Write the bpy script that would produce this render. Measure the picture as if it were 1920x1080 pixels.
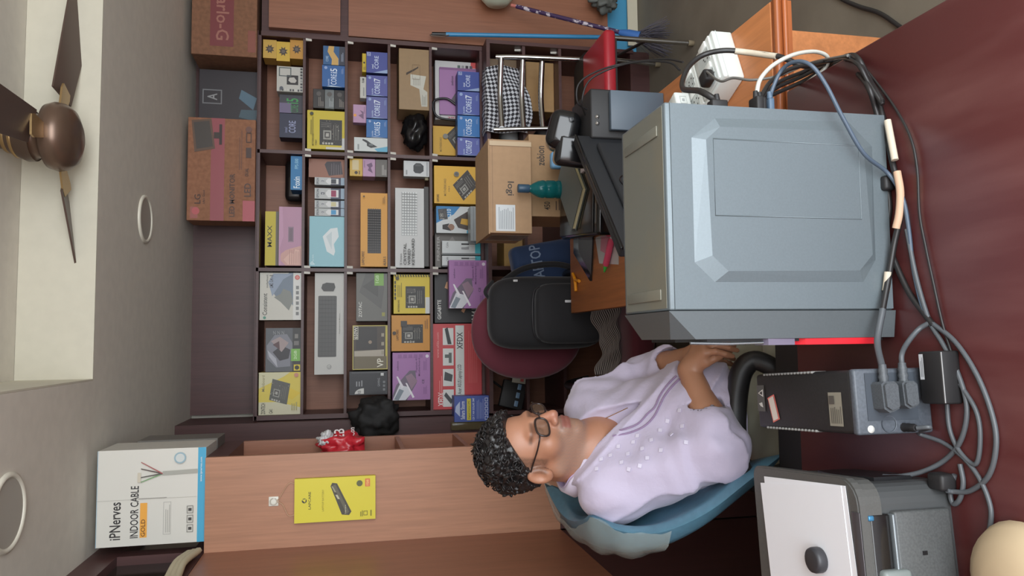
import bpy, bmesh, math, random
import numpy as np
from mathutils import Vector, Matrix
random.seed(7)
for o in list(bpy.data.objects): bpy.data.objects.remove(o)
sc = bpy.context.scene
COL = sc.collection
# ---------------------------------------------------------------- camera (phone held sideways: the picture lies on its side)
CF, CPITCH, CYAW, CROLL, CH = 1400.0, math.radians(12.1), math.radians(4.15), 0.0031, 1.65
_F = np.array([math.sin(CYAW)*math.cos(CPITCH), math.cos(CYAW)*math.cos(CPITCH), -math.sin(CPITCH)])
_R0 = np.array([math.cos(CYAW), -math.sin(CYAW), 0.0]); _U0 = np.cross(_R0, _F)
_R = math.cos(CROLL)*_R0 + math.sin(CROLL)*_U0
_U = math.cos(CROLL)*_U0 - math.sin(CROLL)*_R0
_C = np.array([0, 0, CH])
cam_d = bpy.data.cameras.new('camera'); cam = bpy.data.objects.new('camera', cam_d); COL.objects.link(cam)
cam_d.sensor_width = 36; cam_d.sensor_fit = 'HORIZONTAL'; cam_d.lens = CF/1920*36; cam_d.clip_start = 0.02
_m = Matrix.Identity(4)
for i in range(3):
    _m[i][0] = -_U[i]; _m[i][1] = _R[i]; _m[i][2] = -_F[i]; _m[i][3] = _C[i]
cam.matrix_world = _m
sc.camera = cam
# ---------------------------------------------------------------- daylight: open shop front behind the camera
w = bpy.data.worlds.new('world'); sc.world = w; w.use_nodes = True
bg = w.node_tree.nodes['Background']; bg.inputs[0].default_value = (0.86, 0.93, 1.0, 1); bg.inputs[1].default_value = 1.7
def area(name, loc, rot, sx, sy, e, col):
    l = bpy.data.lights.new(name, 'AREA'); l.shape = 'RECTANGLE'; l.size = sx; l.size_y = sy; l.energy = e; l.color = col
    o = bpy.data.objects.new(name, l); COL.objects.link(o); o.location = loc; o.rotation_euler = rot; return o
area('shop_front_daylight', (0.8, -1.2, 1.6), (math.radians(78), 0, 0), 3.0, 1.6, 74, (0.93, 0.97, 1.0))
sc.view_settings.view_transform = 'Standard'; sc.view_settings.look = 'None'
sc.view_settings.gamma = 1.0; sc.view_settings.use_curve_mapping = False
sc.view_settings.exposure = 0.42
# ---------------------------------------------------------------- pixel -> world helpers (measuring the photograph)
def ray(x, y): return _R*((1080-y)-540)/CF + _U*(960-x)/CF + _F
def onY(x, y, Y): d = ray(x, y); return _C + d*(Y/d[1])
def onZ(x, y, Z): d = ray(x, y); return _C + d*((Z-CH)/d[2])
def onX(x, y, X): d = ray(x, y); return _C + d*(X/d[0])
def at(x, y, D): return _C + ray(x, y)*D
# ---------------------------------------------------------------- materials
def lin(c):
    return tuple(((v/255)/12.92 if v/255 <= .04045 else ((v/255+.055)/1.055)**2.4) for v in c) + (1.0,)
MC = {}
def mat(rgb, rough=.55, metal=0.0, kind='plain', name=None, **k):
    key = (tuple(rgb), rough, metal, kind, name, tuple(sorted(k.items())))
    if key in MC: return MC[key]
    m = bpy.data.materials.new(name or 'm_%d_%d_%d' % tuple(rgb)); m.use_nodes = True
    nt = m.node_tree; N = nt.nodes; L = nt.links; b = N['Principled BSDF']
    col = lin(rgb)
    b.inputs['Base Color'].default_value = col; b.inputs['Roughness'].default_value = rough; b.inputs['Metallic'].default_value = metal
    def noise(scale, sx=(1, 1, 1), detail=4):
        tc = N.new('ShaderNodeTexCoord'); mp = N.new('ShaderNodeMapping'); mp.inputs['Scale'].default_value = sx
        n = N.new('ShaderNodeTexNoise'); n.inputs['Scale'].default_value = scale; n.inputs['Detail'].default_value = detail
        L.new(tc.outputs['Object'], mp.inputs[0]); L.new(mp.outputs[0], n.inputs[0]); return n
    def mixc(fac, a, c):
        mx = N.new('ShaderNodeMix'); mx.data_type = 'RGBA'; L.new(fac, mx.inputs[0])
        mx.inputs[6].default_value = a; mx.inputs[7].default_value = c; return mx
    def ramp(src, lo, hi):
        r = N.new('ShaderNodeMapRange'); r.inputs[1].default_value = lo; r.inputs[2].default_value = hi; L.new(src, r.inputs[0]); return r.outputs[0]
    def bump(src, s, d=.002):
        bp = N.new('ShaderNodeBump'); bp.inputs['Strength'].default_value = s; bp.inputs['Distance'].default_value = d
        L.new(src, bp.inputs['Height']); L.new(bp.outputs[0], b.inputs['Normal'])
    dk = lambda f: tuple(v*f for v in col[:3]) + (1,)
    if kind == 'wood':
        ax = k.get('axis', 'z'); s = {'z': (14, 14, .7), 'x': (.7, 14, 14), 'y': (14, .7, 14)}[ax]
        n = noise(2.2, s, 6); n2 = noise(9, s, 3)
        mx = mixc(ramp(n.outputs[0], .3, .7), dk(k.get('lo', .72)), dk(k.get('hi', 1.12)))
        mx2 = N.new('ShaderNodeMix'); mx2.data_type = 'RGBA'; mx2.blend_type = 'MULTIPLY'; mx2.inputs[0].default_value = .35
        L.new(mx.outputs[2], mx2.inputs[6]); L.new(n2.outputs[0], mx2.inputs[7]); L.new(mx2.outputs[2], b.inputs['Base Color'])
        bump(n2.outputs[0], .08)
    elif kind == 'speck':
        n = noise(k.get('scale', 60)); mx = mixc(ramp(n.outputs[0], .35, .65), dk(k.get('lo', .85)), dk(k.get('hi', 1.1)))
        L.new(mx.outputs[2], b.inputs['Base Color']); bump(n.outputs[0], k.get('bump', .12), .001)
    elif kind == 'cloth':
        n = noise(k.get('scale', 420), detail=2); n2 = noise(7)
        mx = mixc(ramp(n2.outputs[0], .3, .7), dk(.9), dk(1.06)); L.new(mx.outputs[2], b.inputs['Base Color']); bump(n.outputs[0], .25, .0006)
        try: b.inputs['Sheen Weight'].default_value = k.get('sheen', .2)
        except Exception: pass
    elif kind == 'glass':
        b.inputs['Transmission Weight'].default_value = k.get('trans', .9); b.inputs['IOR'].default_value = k.get('ior', 1.3)
    elif kind == 'dust':
        n = noise(k.get('scale', 9), k.get('sx', (1, 1, 1)), 8); c2 = lin(k['c2'])
        mx = mixc(ramp(n.outputs[0], k.get('a', .42), k.get('b', .75)), col, c2); L.new(mx.outputs[2], b.inputs['Base Color'])
        n2 = noise(180); bump(n2.outputs[0], .1, .0008)
    elif kind == 'film':
        b.inputs['Alpha'].default_value = k.get('alpha', .3)
    MC[key] = m
    return m
# ---------------------------------------------------------------- mesh builder
class MB:
    def __init__(s): s.v = []; s.f = []; s.mi = []; s.mats = []; s.sm = []
    def _m(s, m):
        if m not in s.mats: s.mats.append(m)
        return s.mats.index(m)
    def add(s, vs, fs, m, smooth=False, M=None):
        o = len(s.v)
        for p in vs:
            p = Vector(p)
            if M is not None: p = M @ p
            s.v.append(tuple(p))
        i = s._m(m)
        for f in fs: s.f.append([a+o for a in f]); s.mi.append(i); s.sm.append(smooth)
        return s
    def box(s, x0, x1, y0, y1, z0, z1, m, M=None):
        vs = [(x, y, z) for z in (z0, z1) for y in (y0, y1) for x in (x0, x1)]
        return s.add(vs, [(0, 2, 3, 1), (4, 5, 7, 6), (0, 1, 5, 4), (2, 6, 7, 3), (0, 4, 6, 2), (1, 3, 7, 5)], m, M=M)
    def bbox(s, x0, x1, y0, y1, z0, z1, m, r=.004, seg=2, M=None, smooth=True):
        bm = bmesh.new(); bmesh.ops.create_cube(bm, size=1)
        for v in bm.verts: v.co = Vector(((x0+x1)/2+v.co.x*(x1-x0), (y0+y1)/2+v.co.y*(y1-y0), (z0+z1)/2+v.co.z*(z1-z0)))
        bmesh.ops.bevel(bm, geom=list(bm.edges), offset=min(r, .49*min(x1-x0, y1-y0, z1-z0)), segments=seg, profile=.5, affect='EDGES')
        return s.bm(bm, m, smooth, M)
    def bm(s, bm, m, smooth=False, M=None):
        bm.verts.ensure_lookup_table(); bm.verts.index_update()
        s.add([tuple(v.co) for v in bm.verts], [[v.index for v in f.verts] for f in bm.faces], m, smooth, M); bm.free(); return s
    def prism(s, pts, axis, a0, a1, m, M=None, smooth=False):
        # pts: 2D polygon in the two other axes (in xyz order), extruded along axis
        n = len(pts)
        def mk(p, a): return {'x': (a, p[0], p[1]), 'y': (p[0], a, p[1]), 'z': (p[0], p[1], a)}[axis]
        vs = [mk(p, a0) for p in pts] + [mk(p, a1) for p in pts]
        ar = sum(pts[i][0]*pts[(i+1) % n][1]-pts[(i+1) % n][0]*pts[i][1] for i in range(n))
        fl = (ar > 0) ^ (axis == 'y') ^ (a1 < a0)
        fs = [[i, (i+1) % n, n+(i+1) % n, n+i] for i in range(n)]; c0 = list(range(n))[::-1]; c1 = list(range(n, 2*n))
        if not fl: fs = [f[::-1] for f in fs]; c0 = c0[::-1]; c1 = c1[::-1]
        s.add(vs, fs, m, smooth, M); return s.add(vs, [c0, c1], m, False, M)
    def tube(s, pts, r, m, n=8, smooth=True, M=None, rads=None, cap=True):
        P = [Vector(p) for p in pts]; vs = []; fs = []
        up = None
        for i, p in enumerate(P):
            t = (P[min(i+1, len(P)-1)]-P[max(i-1, 0)]).normalized()
            if up is None:
                a = Vector((0, 0, 1)) if abs(t.z) < .9 else Vector((1, 0, 0)); up = (a-t*a.dot(t)).normalized()
            else: up = (up-t*up.dot(t)).normalized()
            b = t.cross(up); rr = rads[i] if rads else r
            for k in range(n):
                a = 2*math.pi*k/n; vs.append(tuple(p+(up*math.cos(a)+b*math.sin(a))*rr))
        for i in range(len(P)-1):
            for k in range(n): fs.append((i*n+k, i*n+(k+1) % n, (i+1)*n+(k+1) % n, (i+1)*n+k))
        s.add(vs, fs, m, smooth, M)
        if cap: s.add(vs, [list(range(n))[::-1], list(range(len(vs)-n, len(vs)))], m, False, M)
        return s
    def lathe(s, prof, m, n=24, c=(0, 0, 0), smooth=True, M=None, axis='z'):
        vs = []; fs = []
        for r, z in prof:
            for k in range(n):
                a = 2*math.pi*k/n; q = (r*math.cos(a), r*math.sin(a), z)
                if axis == 'y': q = (q[0], q[2], -q[1])
                elif axis == 'x': q = (q[2], q[1], -q[0])
                vs.append((q[0]+c[0], q[1]+c[1], q[2]+c[2]))
        for i in range(len(prof)-1):
            for k in range(n): fs.append((i*n+k, i*n+(k+1) % n, (i+1)*n+(k+1) % n, (i+1)*n+k))
        return s.add(vs, fs, m, smooth, M)
    def build(s, name, parent=None, M=None, label=None):
        me = bpy.data.meshes.new(name); me.from_pydata(s.v, [], s.f); 
        for m in s.mats: me.materials.append(m)
        me.polygons.foreach_set('material_index', s.mi); me.polygons.foreach_set('use_smooth', s.sm); me.update()
        o = bpy.data.objects.new(name, me); COL.objects.link(o)
        if M is not None: o.matrix_world = M
        if parent: o.parent = parent
        if label: o['label'] = label
        return o
def tag(o, label, cat, group=None):
    o['label'] = label; o['category'] = cat
    if group: o['group'] = group
    return o
def struct(o): o['kind'] = 'structure'; return o
def empty(name, loc, rz=0, label=None, cat=None, group=None):
    o = bpy.data.objects.new(name, None); COL.objects.link(o); o.location = loc; o.rotation_euler = (0, 0, rz); o.empty_display_size = .05
    if label: tag(o, label, cat, group)
    return o
def crom(pts, k=6):
    P = [Vector(p) for p in pts]; P = [P[0]*2-P[1]]+P+[P[-1]*2-P[-2]]; out = []
    for i in range(1, len(P)-2):
        for j in range(k):
            t = j/k; a, b, c, d = P[i-1:i+3]
            out.append(.5*((2*b)+(c-a)*t+(2*a-5*b+4*c-d)*t*t+(3*b-a-3*c+d)*t**3))
    out.append(P[-2]); return out
def T(x, y, z, rz=0, rx=0, ry=0): return Matrix.Translation((x, y, z)) @ Matrix.Rotation(rz, 4, 'Z') @ Matrix.Rotation(ry, 4, 'Y') @ Matrix.Rotation(rx, 4, 'X')
# text -> flat polygons
TXT = {}
def textgeo(s):
    if s in TXT: return TXT[s]
    cu = bpy.data.curves.new('t', 'FONT'); cu.body = s; cu.resolution_u = 2; cu.offset = .012
    ob = bpy.data.objects.new('t', cu); COL.objects.link(ob)
    dg = bpy.context.evaluated_depsgraph_get(); dg.update()
    me = bpy.data.meshes.new_from_object(ob.evaluated_get(dg))
    V = [tuple(v.co) for v in me.vertices]; Fs = [list(p.vertices) for p in me.polygons]
    bpy.data.objects.remove(ob); bpy.data.curves.remove(cu); bpy.data.meshes.remove(me)
    if not V: V = [(0, 0, 0)]
    xs = [v[0] for v in V]; ys = [v[1] for v in V]
    TXT[s] = (V, Fs, min(xs), max(xs), min(ys), max(ys)); return TXT[s]
class Print:
    """flat print on a face: (s,t) in 0..1, laid just proud of the surface along -Y (front) unless M given"""
    def __init__(s, w, h, M=None, off=.0006): s.w = w; s.h = h; s.M = M; s.mb = MB(); s.k = 0; s.off = off
    def _z(s): s.k += 1; return -(s.off+.00022*s.k)
    def poly(s, pts, c, rough=.45):
        y = s._z(); n = len(pts)
        ar = sum(pts[i][0]*pts[(i+1) % n][1]-pts[(i+1) % n][0]*pts[i][1] for i in range(n))
        if ar < 0: pts = pts[::-1]
        s.mb.add([((p[0]-.5)*s.w, y, p[1]*s.h) for p in pts], [list(range(n))], mat(c, rough), M=s.M); return s
    def r(s, a, b, c, d, col): return s.poly([(a, b), (c, b), (c, d), (a, d)], col)
    def fr(s, a, b, c, d, col, t=.012):
        tx = t; ty = t*s.w/s.h
        s.r(a, b, c, b+ty, col); s.r(a, d-ty, c, d, col); s.r(a, b, a+tx, d, col); return s.r(c-tx, b, c, d, col)
    def c(s, cx, cy, r, col, n=18, r2=None):
        ry = (r2 if r2 else r*s.w/s.h)
        return s.poly([(cx+r*math.cos(2*math.pi*i/n), cy+ry*math.sin(2*math.pi*i/n)) for i in range(n)], col)
    def t(s, txt, a, b, wd, hd, col, rot=0):
        V, Fs, x0, x1, y0, y1 = textgeo(txt); y = s._z(); vs = []
        for p in V:
            q = ((p[0]-x0)/max(x1-x0, 1e-6), (p[1]-y0)/max(y1-y0, 1e-6))
            if rot == 180: q = (1-q[0], 1-q[1])
            if rot == 90: q = (1-q[1], q[0])
            if rot == -90: q = (q[1], 1-q[0])
            vs.append(((a+q[0]*wd-.5)*s.w, y, (b+q[1]*hd)*s.h))
        s.mb.add(vs, Fs, mat(col, .45), M=s.M); return s
    def lines(s, a, b, c, d, n, col, fill=.45, jag=.25, seed=1):
        rr = random.Random(seed); st = (d-b)/n
        for i in range(n): s.r(a, b+i*st, a+(c-a)*(1-jag*rr.random()), b+(i+fill)*st, col)
        return s
    def board(s, cx, cy, w, h, ang=0, shear=0, base=(38, 34, 32), seed=3, n=34):
        rr = random.Random(seed); ca, sa = math.cos(ang), math.sin(ang)
        def q(a, b):
            a2 = a*w + shear*b*w; b2 = b*h; X = a2*s.w; Z = b2*s.h
            return (cx+(X*ca-Z*sa)/s.w, cy+(X*sa+Z*ca)/s.h)
        def rc(a, b, c, d, col): s.poly([q(a, b), q(c, b), q(c, d), q(a, d)], col)
        rc(-.5, -.5, .5, .5, base)
        rc(-.28, -.02, .08, .34, (150, 148, 140)); rc(-.22, .04, .02, .28, (70, 66, 62)); rc(-.17, .09, -.03, .23, (176, 172, 164))
        for i in range(3): rc(-.3+.0*i, -.14-.1*i, .3, -.11-.1*i, (120, 116, 108))
        for i in range(3): rc(.2+.07*i, -.02, .235+.07*i, .44, (104, 100, 96))
        for i in range(4): rc(-.48, -.1+.13*i, -.4, -.01+.13*i, (186, 182, 172))
        for i in range(n):
            a = rr.uniform(-.45, .42); b = rr.uniform(-.47, .45); l = rr.uniform(.01, .05)
            rc(a, b, a+l, b+rr.uniform(.012, .045), rr.choice([(150, 140, 126), (96, 88, 80), (190, 184, 170), (70, 60, 54), (120, 110, 100)]))
        return s
# ================================================================ STRUCTURE
WX, CEIL, YB = -0.69, 2.49, 4.30
ORANGE = mat((186, 134, 104), .42, kind='wood', name='beech_laminate', lo=.93, hi=1.05)
ORANGE_D = mat((160, 106, 80), .4, kind='wood', name='beech_laminate_warm', lo=.9, hi=1.06)
MAROON = mat((88, 56, 54), .42, kind='wood', name='dark_laminate', lo=.9, hi=1.08)
WALLP = mat((196, 190, 178), .8, kind='speck', scale=30, lo=.96, hi=1.03)
CEILP = mat((218, 211, 199), .85, kind='speck', scale=22, lo=.97, hi=1.03, name='ceiling_paint')
COVE = mat((206, 200, 182), .8, kind='speck', scale=22, lo=.98, hi=1.02, name='cove_paint')
FLOORM = mat((134, 126, 112), .55, kind='dust', c2=(112, 104, 92), scale=3, name='cement_floor')
X1 = 3.3
b = MB(); b.box(WX-.1, X1, -1.4, YB+.1, -.08, 0, FLOORM); struct(b.build('floor'))
# ceiling with a sunken rectangular cove
RX0, RX1, RY0, RY1, RH = -.115, 2.6, -.2, 2.735, .235
b = MB()
b.box(WX-.1, X1, RY1, YB+.1, CEIL, CEIL+.5, CEILP); b.box(WX-.1, X1, -1.4, RY0, CEIL, CEIL+.5, CEILP)
b.box(WX-.1, RX0, RY0, RY1, CEIL, CEIL+.5, CEILP); b.box(RX1, X1, RY0, RY1, CEIL, CEIL+.5, CEILP)
b.box(RX0, RX1, RY0, RY1, CEIL+RH, CEIL+.5, CEILP)
ce = struct(b.build('ceiling'))
b = MB(); b.box(RX0+.001, RX1, RY1-.006, RY1-.0005, CEIL, CEIL+RH-.001, COVE); b.box(RX0+.0005, RX0+.006, RY0, RY1-.006, CEIL, CEIL+RH-.001, COVE)
b.build('cove_face', ce)
b = MB(); b.box(WX-.1, X1, YB+.02, YB+.1, 0, CEIL, WALLP); struct(b.build('wall_back'))
b = MB(); b.box(X1, X1+.1, -1.4, YB+.1, 0, CEIL, WALLP); struct(b.build('wall_right'))
# left wall: laminate panelling over a dark dado, loft doors with dark glass above
lw = MB(); lw.box(WX-.1, WX-.06, -1.4, YB+.1, 0, CEIL, WALLP); lw = struct(lw.build('wall_left'))
b = MB(); b.box(WX-.05, WX, -1.3, 1.16, .9, 2.128, ORANGE_D); b.build('panel', lw)
b = MB(); b.box(WX-.05, WX, 1.163, 2.695, .9, 2.128, ORANGE_D); b.build('panel', lw)
b = MB(); b.box(WX-.05, WX-.004, -1.3, 2.695, 0, .897, MAROON); b.build('dado_panel', lw)
b = MB()
b.box(WX-.05, WX, -1.3, YB, 2.40, CEIL, MAROON); b.box(WX-.05, WX, -1.3, YB, 2.13, 2.17, MAROON)
for y in (-1.3, .3, 1.75, 2.72): b.box(WX-.05, WX-.001, y, y+.07, 2.17, 2.40, MAROON)
b.build('loft_frame', lw)
b = MB()
for y0, y1 in ((-1.23, .3), (.37, 1.75), (1.82, 2.72)): b.box(WX-.04, WX-.03, y0, y1, 2.17, 2.40, mat((46, 38, 34), .12))
b.build('loft_glass', lw)
# boxed-in column with the yellow battery pack: front board, dark base, side cubbies
PX1, PY0, PY1, PZ = -.378, 2.695, 3.12, 2.128
pc = empty('panel_column', (WX, PY0, 0)); struct(pc)
def W(o):
    m = o.matrix_basis.copy()
    if o.parent: m = W(o.parent) @ o.matrix_parent_inverse @ m
    return m
def child(mb, name, par, label=None):
    o = mb.build(name, label=label); o.parent = par; o.matrix_parent_inverse = W(par).inverted(); return o
def thing(mb, name, label, cat, group=None):
    v = np.array(mb.v); c = Vector(((v[:, 0].min()+v[:, 0].max())/2, (v[:, 1].min()+v[:, 1].max())/2, v[:, 2].min()))
    mb.v = [tuple(Vector(p)-c) for p in mb.v]; o = mb.build(name); o.location = c; return tag(o, label, cat, group)
b = MB(); b.box(WX, PX1, PY0, PY0+.02, .9, PZ, ORANGE); child(b, 'front_board', pc)
b = MB(); b.box(WX, PX1, PY0+.006, PY0+.02, 0, .897, MAROON); child(b, 'base_board', pc)
b = MB(); b.box(WX, -.47, PY0+.02, PY1, 0, 2.06, ORANGE_D); b.box(WX, PX1, PY0+.02, PY1, 2.06, PZ, MAROON); child(b, 'cubby_back', pc)
b = MB(); b.box(-.47, PX1, PY1-.02, PY1, .9, 2.06, ORANGE_D); child(b, 'cubby_end', pc)
for z in (1.47, 1.235, .99):
    b = MB(); b.box(-.47, PX1-.002, PY0+.021, PY1-.021, z-.008, z+.008, ORANGE_D); child(b, 'cubby_shelf', pc)
b = MB(); b.box(-.47, PX1, PY0+.02, PY1, 0, .90, MAROON); child(b, 'cubby_base', pc)
b = MB(); b.box(WX, -.392, 3.93, YB, 0, CEIL, MAROON); struct(b.build('trim_1'))
# ================================================================ SHELVES
SX = [-.375, .382, 1.0, 1.628]; SH = [.952, 1.232, 1.457, 1.683, 1.900, 2.125]; SY = 4.0; TH = .014
su = tag(empty('shelf_unit', (SX[0], SY, .95)), 'tall dark wooden wall shelf packed with computer parts boxes', 'shelf')
BACKM = mat((158, 104, 78), .5, kind='wood', name='shelf_back', lo=.9, hi=1.06)
b = MB(); b.box(SX[0], SX[3], YB-.012, YB, .95, CEIL, BACKM); child(b, 'back_panel', su)
b = MB(); b.box(SX[0], SX[3], YB-.02, YB-.013, 2.125, CEIL, MAROON); child(b, 'loft_back', su)
for i, x in enumerate(SX):
    b = MB(); t = .009 if 0 < i < 3 else .012
    b.box(x-t, x+t, SY, YB-.013, .945, 2.12 if 0 < i < 3 else 2.12, MAROON); child(b, 'upright', su)
for j, z in enumerate(SH):
    for i in range(3):
        b = MB(); b.box(SX[i]+.0095, SX[i+1]-.0095, SY+.004, YB-.013, z-TH/2, z+TH/2, MAROON); child(b, 'shelf_board', su)
b = MB(); b.box(SX[0]-.012, SX[3]+.012, SY-.002, YB-.013, 2.1325, 2.136, MAROON); child(b, 'top_board', su)
PIN = mat((214, 210, 200), .4)
for j, z in enumerate(SH[1:5]):
    for x, sx in ((SX[1]+.0095, 1), (SX[1]-.0095, -1), (SX[2]+.0095, 1), (SX[2]-.0095, -1), (SX[3]-.0125, -1)):
        b = MB(); b.prism([(SY-.004, z-TH/2), (SY+.012, z-TH/2), (SY+.004, z-TH/2-.03)], 'x', x, x+sx*.012, PIN); child(b, 'shelf_bracket', su)
# lower cabinet, deeper, with a ledge
LY = 3.87
lc = tag(empty('base_cabinet', (SX[0], LY, 0)), 'low dark open cabinet under the wall shelf, behind the chrome chair', 'cabinet')
b = MB(); b.box(SX[0], SX[3]+.005, LY, YB, .925, .944, MAROON); child(b, 'ledge', lc)
for x in (-.375, .388, 1.0, 1.62):
    b = MB(); b.box(x-.01, x+.01, LY+.002, YB-.015, .10, .925, MAROON); child(b, 'upright', lc)
b = MB(); b.box(SX[0], SX[3], LY+.02, YB, 0, .10, MAROON); child(b, 'plinth', lc)
b = MB(); b.box(SX[0], SX[3], YB-.012, YB, .1, .925, BACKM); child(b, 'back_panel', lc)
for z in (.735, .53, .11):
    for x0, x1 in ((-.365, .378), (.398, .99), (1.01, 1.61)):
        b = MB(); b.box(x0, x1, LY+.01, YB-.013, z-.008, z+.008, MAROON); child(b, 'shelf_board', lc)
for z in (.735, .53):
    b = MB(); b.prism([(LY+.05, z+.008), (LY+.066, z+.008), (LY+.058, z+.04)], 'x', 1.598, 1.609, PIN); child(b, 'shelf_bracket', lc)
# right-hand closed cupboard
cu = tag(empty('cupboard', (1.65, SY, 0)), 'closed orange wooden cupboard right of the shelf, mop leaning on it', 'cupboard')
b = MB(); b.box(1.642, 2.7, SY+.02, YB, .2, 2.12, MAROON); b.box(1.642, 2.7, YB-.06, YB, 0, .2, MAROON); child(b, 'carcass', cu)
b = MB(); b.box(1.645, 2.18, SY-.004, SY+.018, .205, 1.672, ORANGE_D); child(b, 'door', cu)
b = MB(); b.box(2.186, 2.7, SY-.004, SY+.018, .205, 1.672, ORANGE_D); child(b, 'door', cu)
b = MB(); b.box(1.655, 2.1, SY-.02, SY+.018, 1.715, 2.08, ORANGE_D); d = child(b, 'small_door', cu)
b = MB(); b.lathe([(.0001, -.018), (.006, -.017), (.007, -.012), (.003, -.006), (.003, 0)], mat((190, 180, 160), .25, .9), 10, c=(1.83, SY-.02, 1.90), axis='y')
child(b, 'knob', d)
# ================================================================ THINGS ON THE SHELVES
def item(name, label, cat, px, py, Y, dep, zb, col, fn=None, group=None, rz=0, rough=.45, ztop=None, tilt=0):
    mid = (px[0]+px[1])/2; ym = (py[0]+py[1])/2
    xr = onY(mid, py[0], Y)[0]; xl = onY(mid, py[1], Y)[0]
    zt = onY(px[0], ym, Y)[2] if ztop is None else ztop
    if zb is None: zb = onY(px[1], ym, Y)[2]
    if Y > 3.99 and .9 < zb < 2.1:
        up = min([s for s in SH if s > zb+.02]); zt = min(zt, up-TH/2-.001); cx = (xl+xr)/2; ci = 0 if cx < SX[1] else 1 if cx < SX[2] else 2
        xl = max(xl, SX[ci]+.0135); xr = min(xr, SX[ci+1]-.0135); dep = min(dep, YB-.016-Y)
    wd, h = xr-xl, zt-zb
    b = MB(); b.bbox(-wd/2, wd/2, 0, dep, 0, h, col if not isinstance(col, tuple) else mat(col, rough, kind='speck', scale=40, lo=.97, hi=1.03, bump=.02), r=.0015, seg=1, smooth=False)
    o = b.build(name); o.location = ((xl+xr)/2, Y, zb); o.rotation_euler = (0, 0, rz); tag(o, label, cat, group)
    if fn:
        p = Print(wd, h); fn(p); p.mb.build('front_print', o)
    return o
Z1, Z2, Z3, Z4, Z5 = [SH[i]+TH/2+.0006 for i in (4, 3, 2, 1, 0)]
ITEMS = {}
# ---- left column
def f(p):
    p.r(0, 0, 1, 1, (208, 204, 192)); p.r(0, 0, 1, .2, (222, 220, 214)); p.poly([(.3, .2), (.42, .3), (.5, .62), (.62, .72), (.7, .6), (.86, .44), (1, .3), (1, .2)], (120, 132, 146))
    p.poly([(.2, .3), (.38, .5), (.48, .66), (.55, .5), (.66, .44), (.6, .26), (.4, .2)], (136, 138, 132)); p.poly([(.5, .7), (.8, .8), (.98, .68), (.98, .2), (.86, .44)], (150, 162, 180))
    p.t('Consistent', .1, .82, .46, .11, (88, 86, 80)); p.c(.05, .88, .03, (90, 150, 130)); p.t('LM2 G41-B', .68, .68, .27, .09, (90, 90, 92)); p.t('motherboard', .68, .8, .27, .05, (120, 118, 112))
    p.c(.9, .1, .05, (204, 84, 80)); p.c(.9, .1, .035, (222, 140, 130))
    for i in range(6): p.r(.1+.11*i, .06, .17+.11*i, .13, (130, 130, 128))
item('motherboard_box', 'off-white motherboard box with a blue-grey mountain picture, top left shelf', 'box', (487, 563), (510, 600), 4.03, .2, Z1, (196, 190, 176), f)
def f(p):
    p.r(0, 0, 1, 1, (92, 94, 98)); p.poly([(.12, .3), (.1, .7), (.3, .95), (.6, .97), (.84, .75), (.86, .4), (.6, .2), (.4, .3)], (132, 132, 140)); p.poly([(.3, .35), (.25, .6), (.45, .8), (.6, .55), (.5, .3)], (60, 56, 60))
    p.poly([(.45, .55), (.7, .85), (.8, .6), (.66, .35)], (168, 150, 148)); p.poly([(.5, .6), (.62, .8), (.7, .62)], (96, 70, 72)); p.r(0, 0, 1, .24, (58, 56, 54)); p.poly([(.1, .66), (.35, .9), (.5, .95), (.3, .7)], (178, 178, 186))
    p.r(.24, .02, .52, .28, (128, 184, 84)); p.t('2GB', .28, .12, .2, .08, (214, 236, 190)); p.r(.02, .02, .16, .2, (222, 196, 50)); p.c(.09, .11, .05, (50, 44, 30)); p.r(.6, .06, .7, .2, (120, 116, 112)); p.r(.76, .08, .86, .18, (130, 126, 120))
    for i in range(3): p.t('Z', .84, .72-.12*i, .1, .07, (150, 150, 152))
item('graphics_card_box', 'dark grey graphics card box with green tag and yellow logo, top left shelf', 'box', (498, 563), (615, 697), 4.03, .2, Z1, (60, 58, 58), f)
def f(p):
    p.r(0, 0, 1, 1, (222, 200, 84)); p.poly([(.0, .0), (.16, .0), (.3, .55), (.3, 1), (0, 1)], (212, 206, 176)); p.poly([(.62, 1), (.9, .4), (1, .25), (1, 1)], (214, 208, 170)); p.poly([(.5, 0), (.7, .4), (.5, .6), (.35, .2)], (226, 196, 60))
    p.t('Mainboard', .55, .86, .38, .07, (160, 150, 110)); p.t('ZONTECH', .02, .84, .26, .1, (58, 54, 48)); p.t('G41', .03, .66, .1, .09, (90, 86, 70)); p.board(.54, .5, .5, .44, -.15, .12, (96, 96, 90), 5); p.c(.93, .1, .05, (206, 140, 120))
    p.lines(.1, .08, .3, .24, 3, (180, 170, 110))
item('motherboard_box', 'yellow and white motherboard box at the far left of the top shelf', 'box', (485, 560), (698, 779), 4.02, .2, Z1, (196, 178, 86), f)
def f(p):
    p.r(0, 0, 1, 1, (196, 194, 188)); p.poly([(.17, .3), (.175, .26), (.77, .25), (.775, .3), (.775, .84), (.77, .88), (.175, .89), (.17, .85)], (84, 82, 80))
    for i in range(5): p.r(.185, .32+.105*i, .765, .325+.105*i, (66, 64, 62))
    for i in range(14): p.r(.185+.042*i, .28, .187+.042*i, .86, (66, 64, 62))
    p.poly([(.82, .36), (.86, .3), (.9, .34), (.905, .6), (.89, .74), (.85, .78), (.82, .7)], (70, 68, 66)); p.c(.075, .5, .022, (150, 148, 144)); p.c(.075, .5, .017, (198, 196, 190)); p.t('DELL', .062, .44, .026, .1, (140, 138, 134)); p.t('Keyboard & Mouse', .4, .12, .2, .05, (150, 148, 142))
item('keyboard_box', 'long pale grey keyboard and mouse combo box on the second left shelf', 'box', (590, 645), (512, 702), 4.04, .12, Z2, (186, 184, 178), f)
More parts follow.
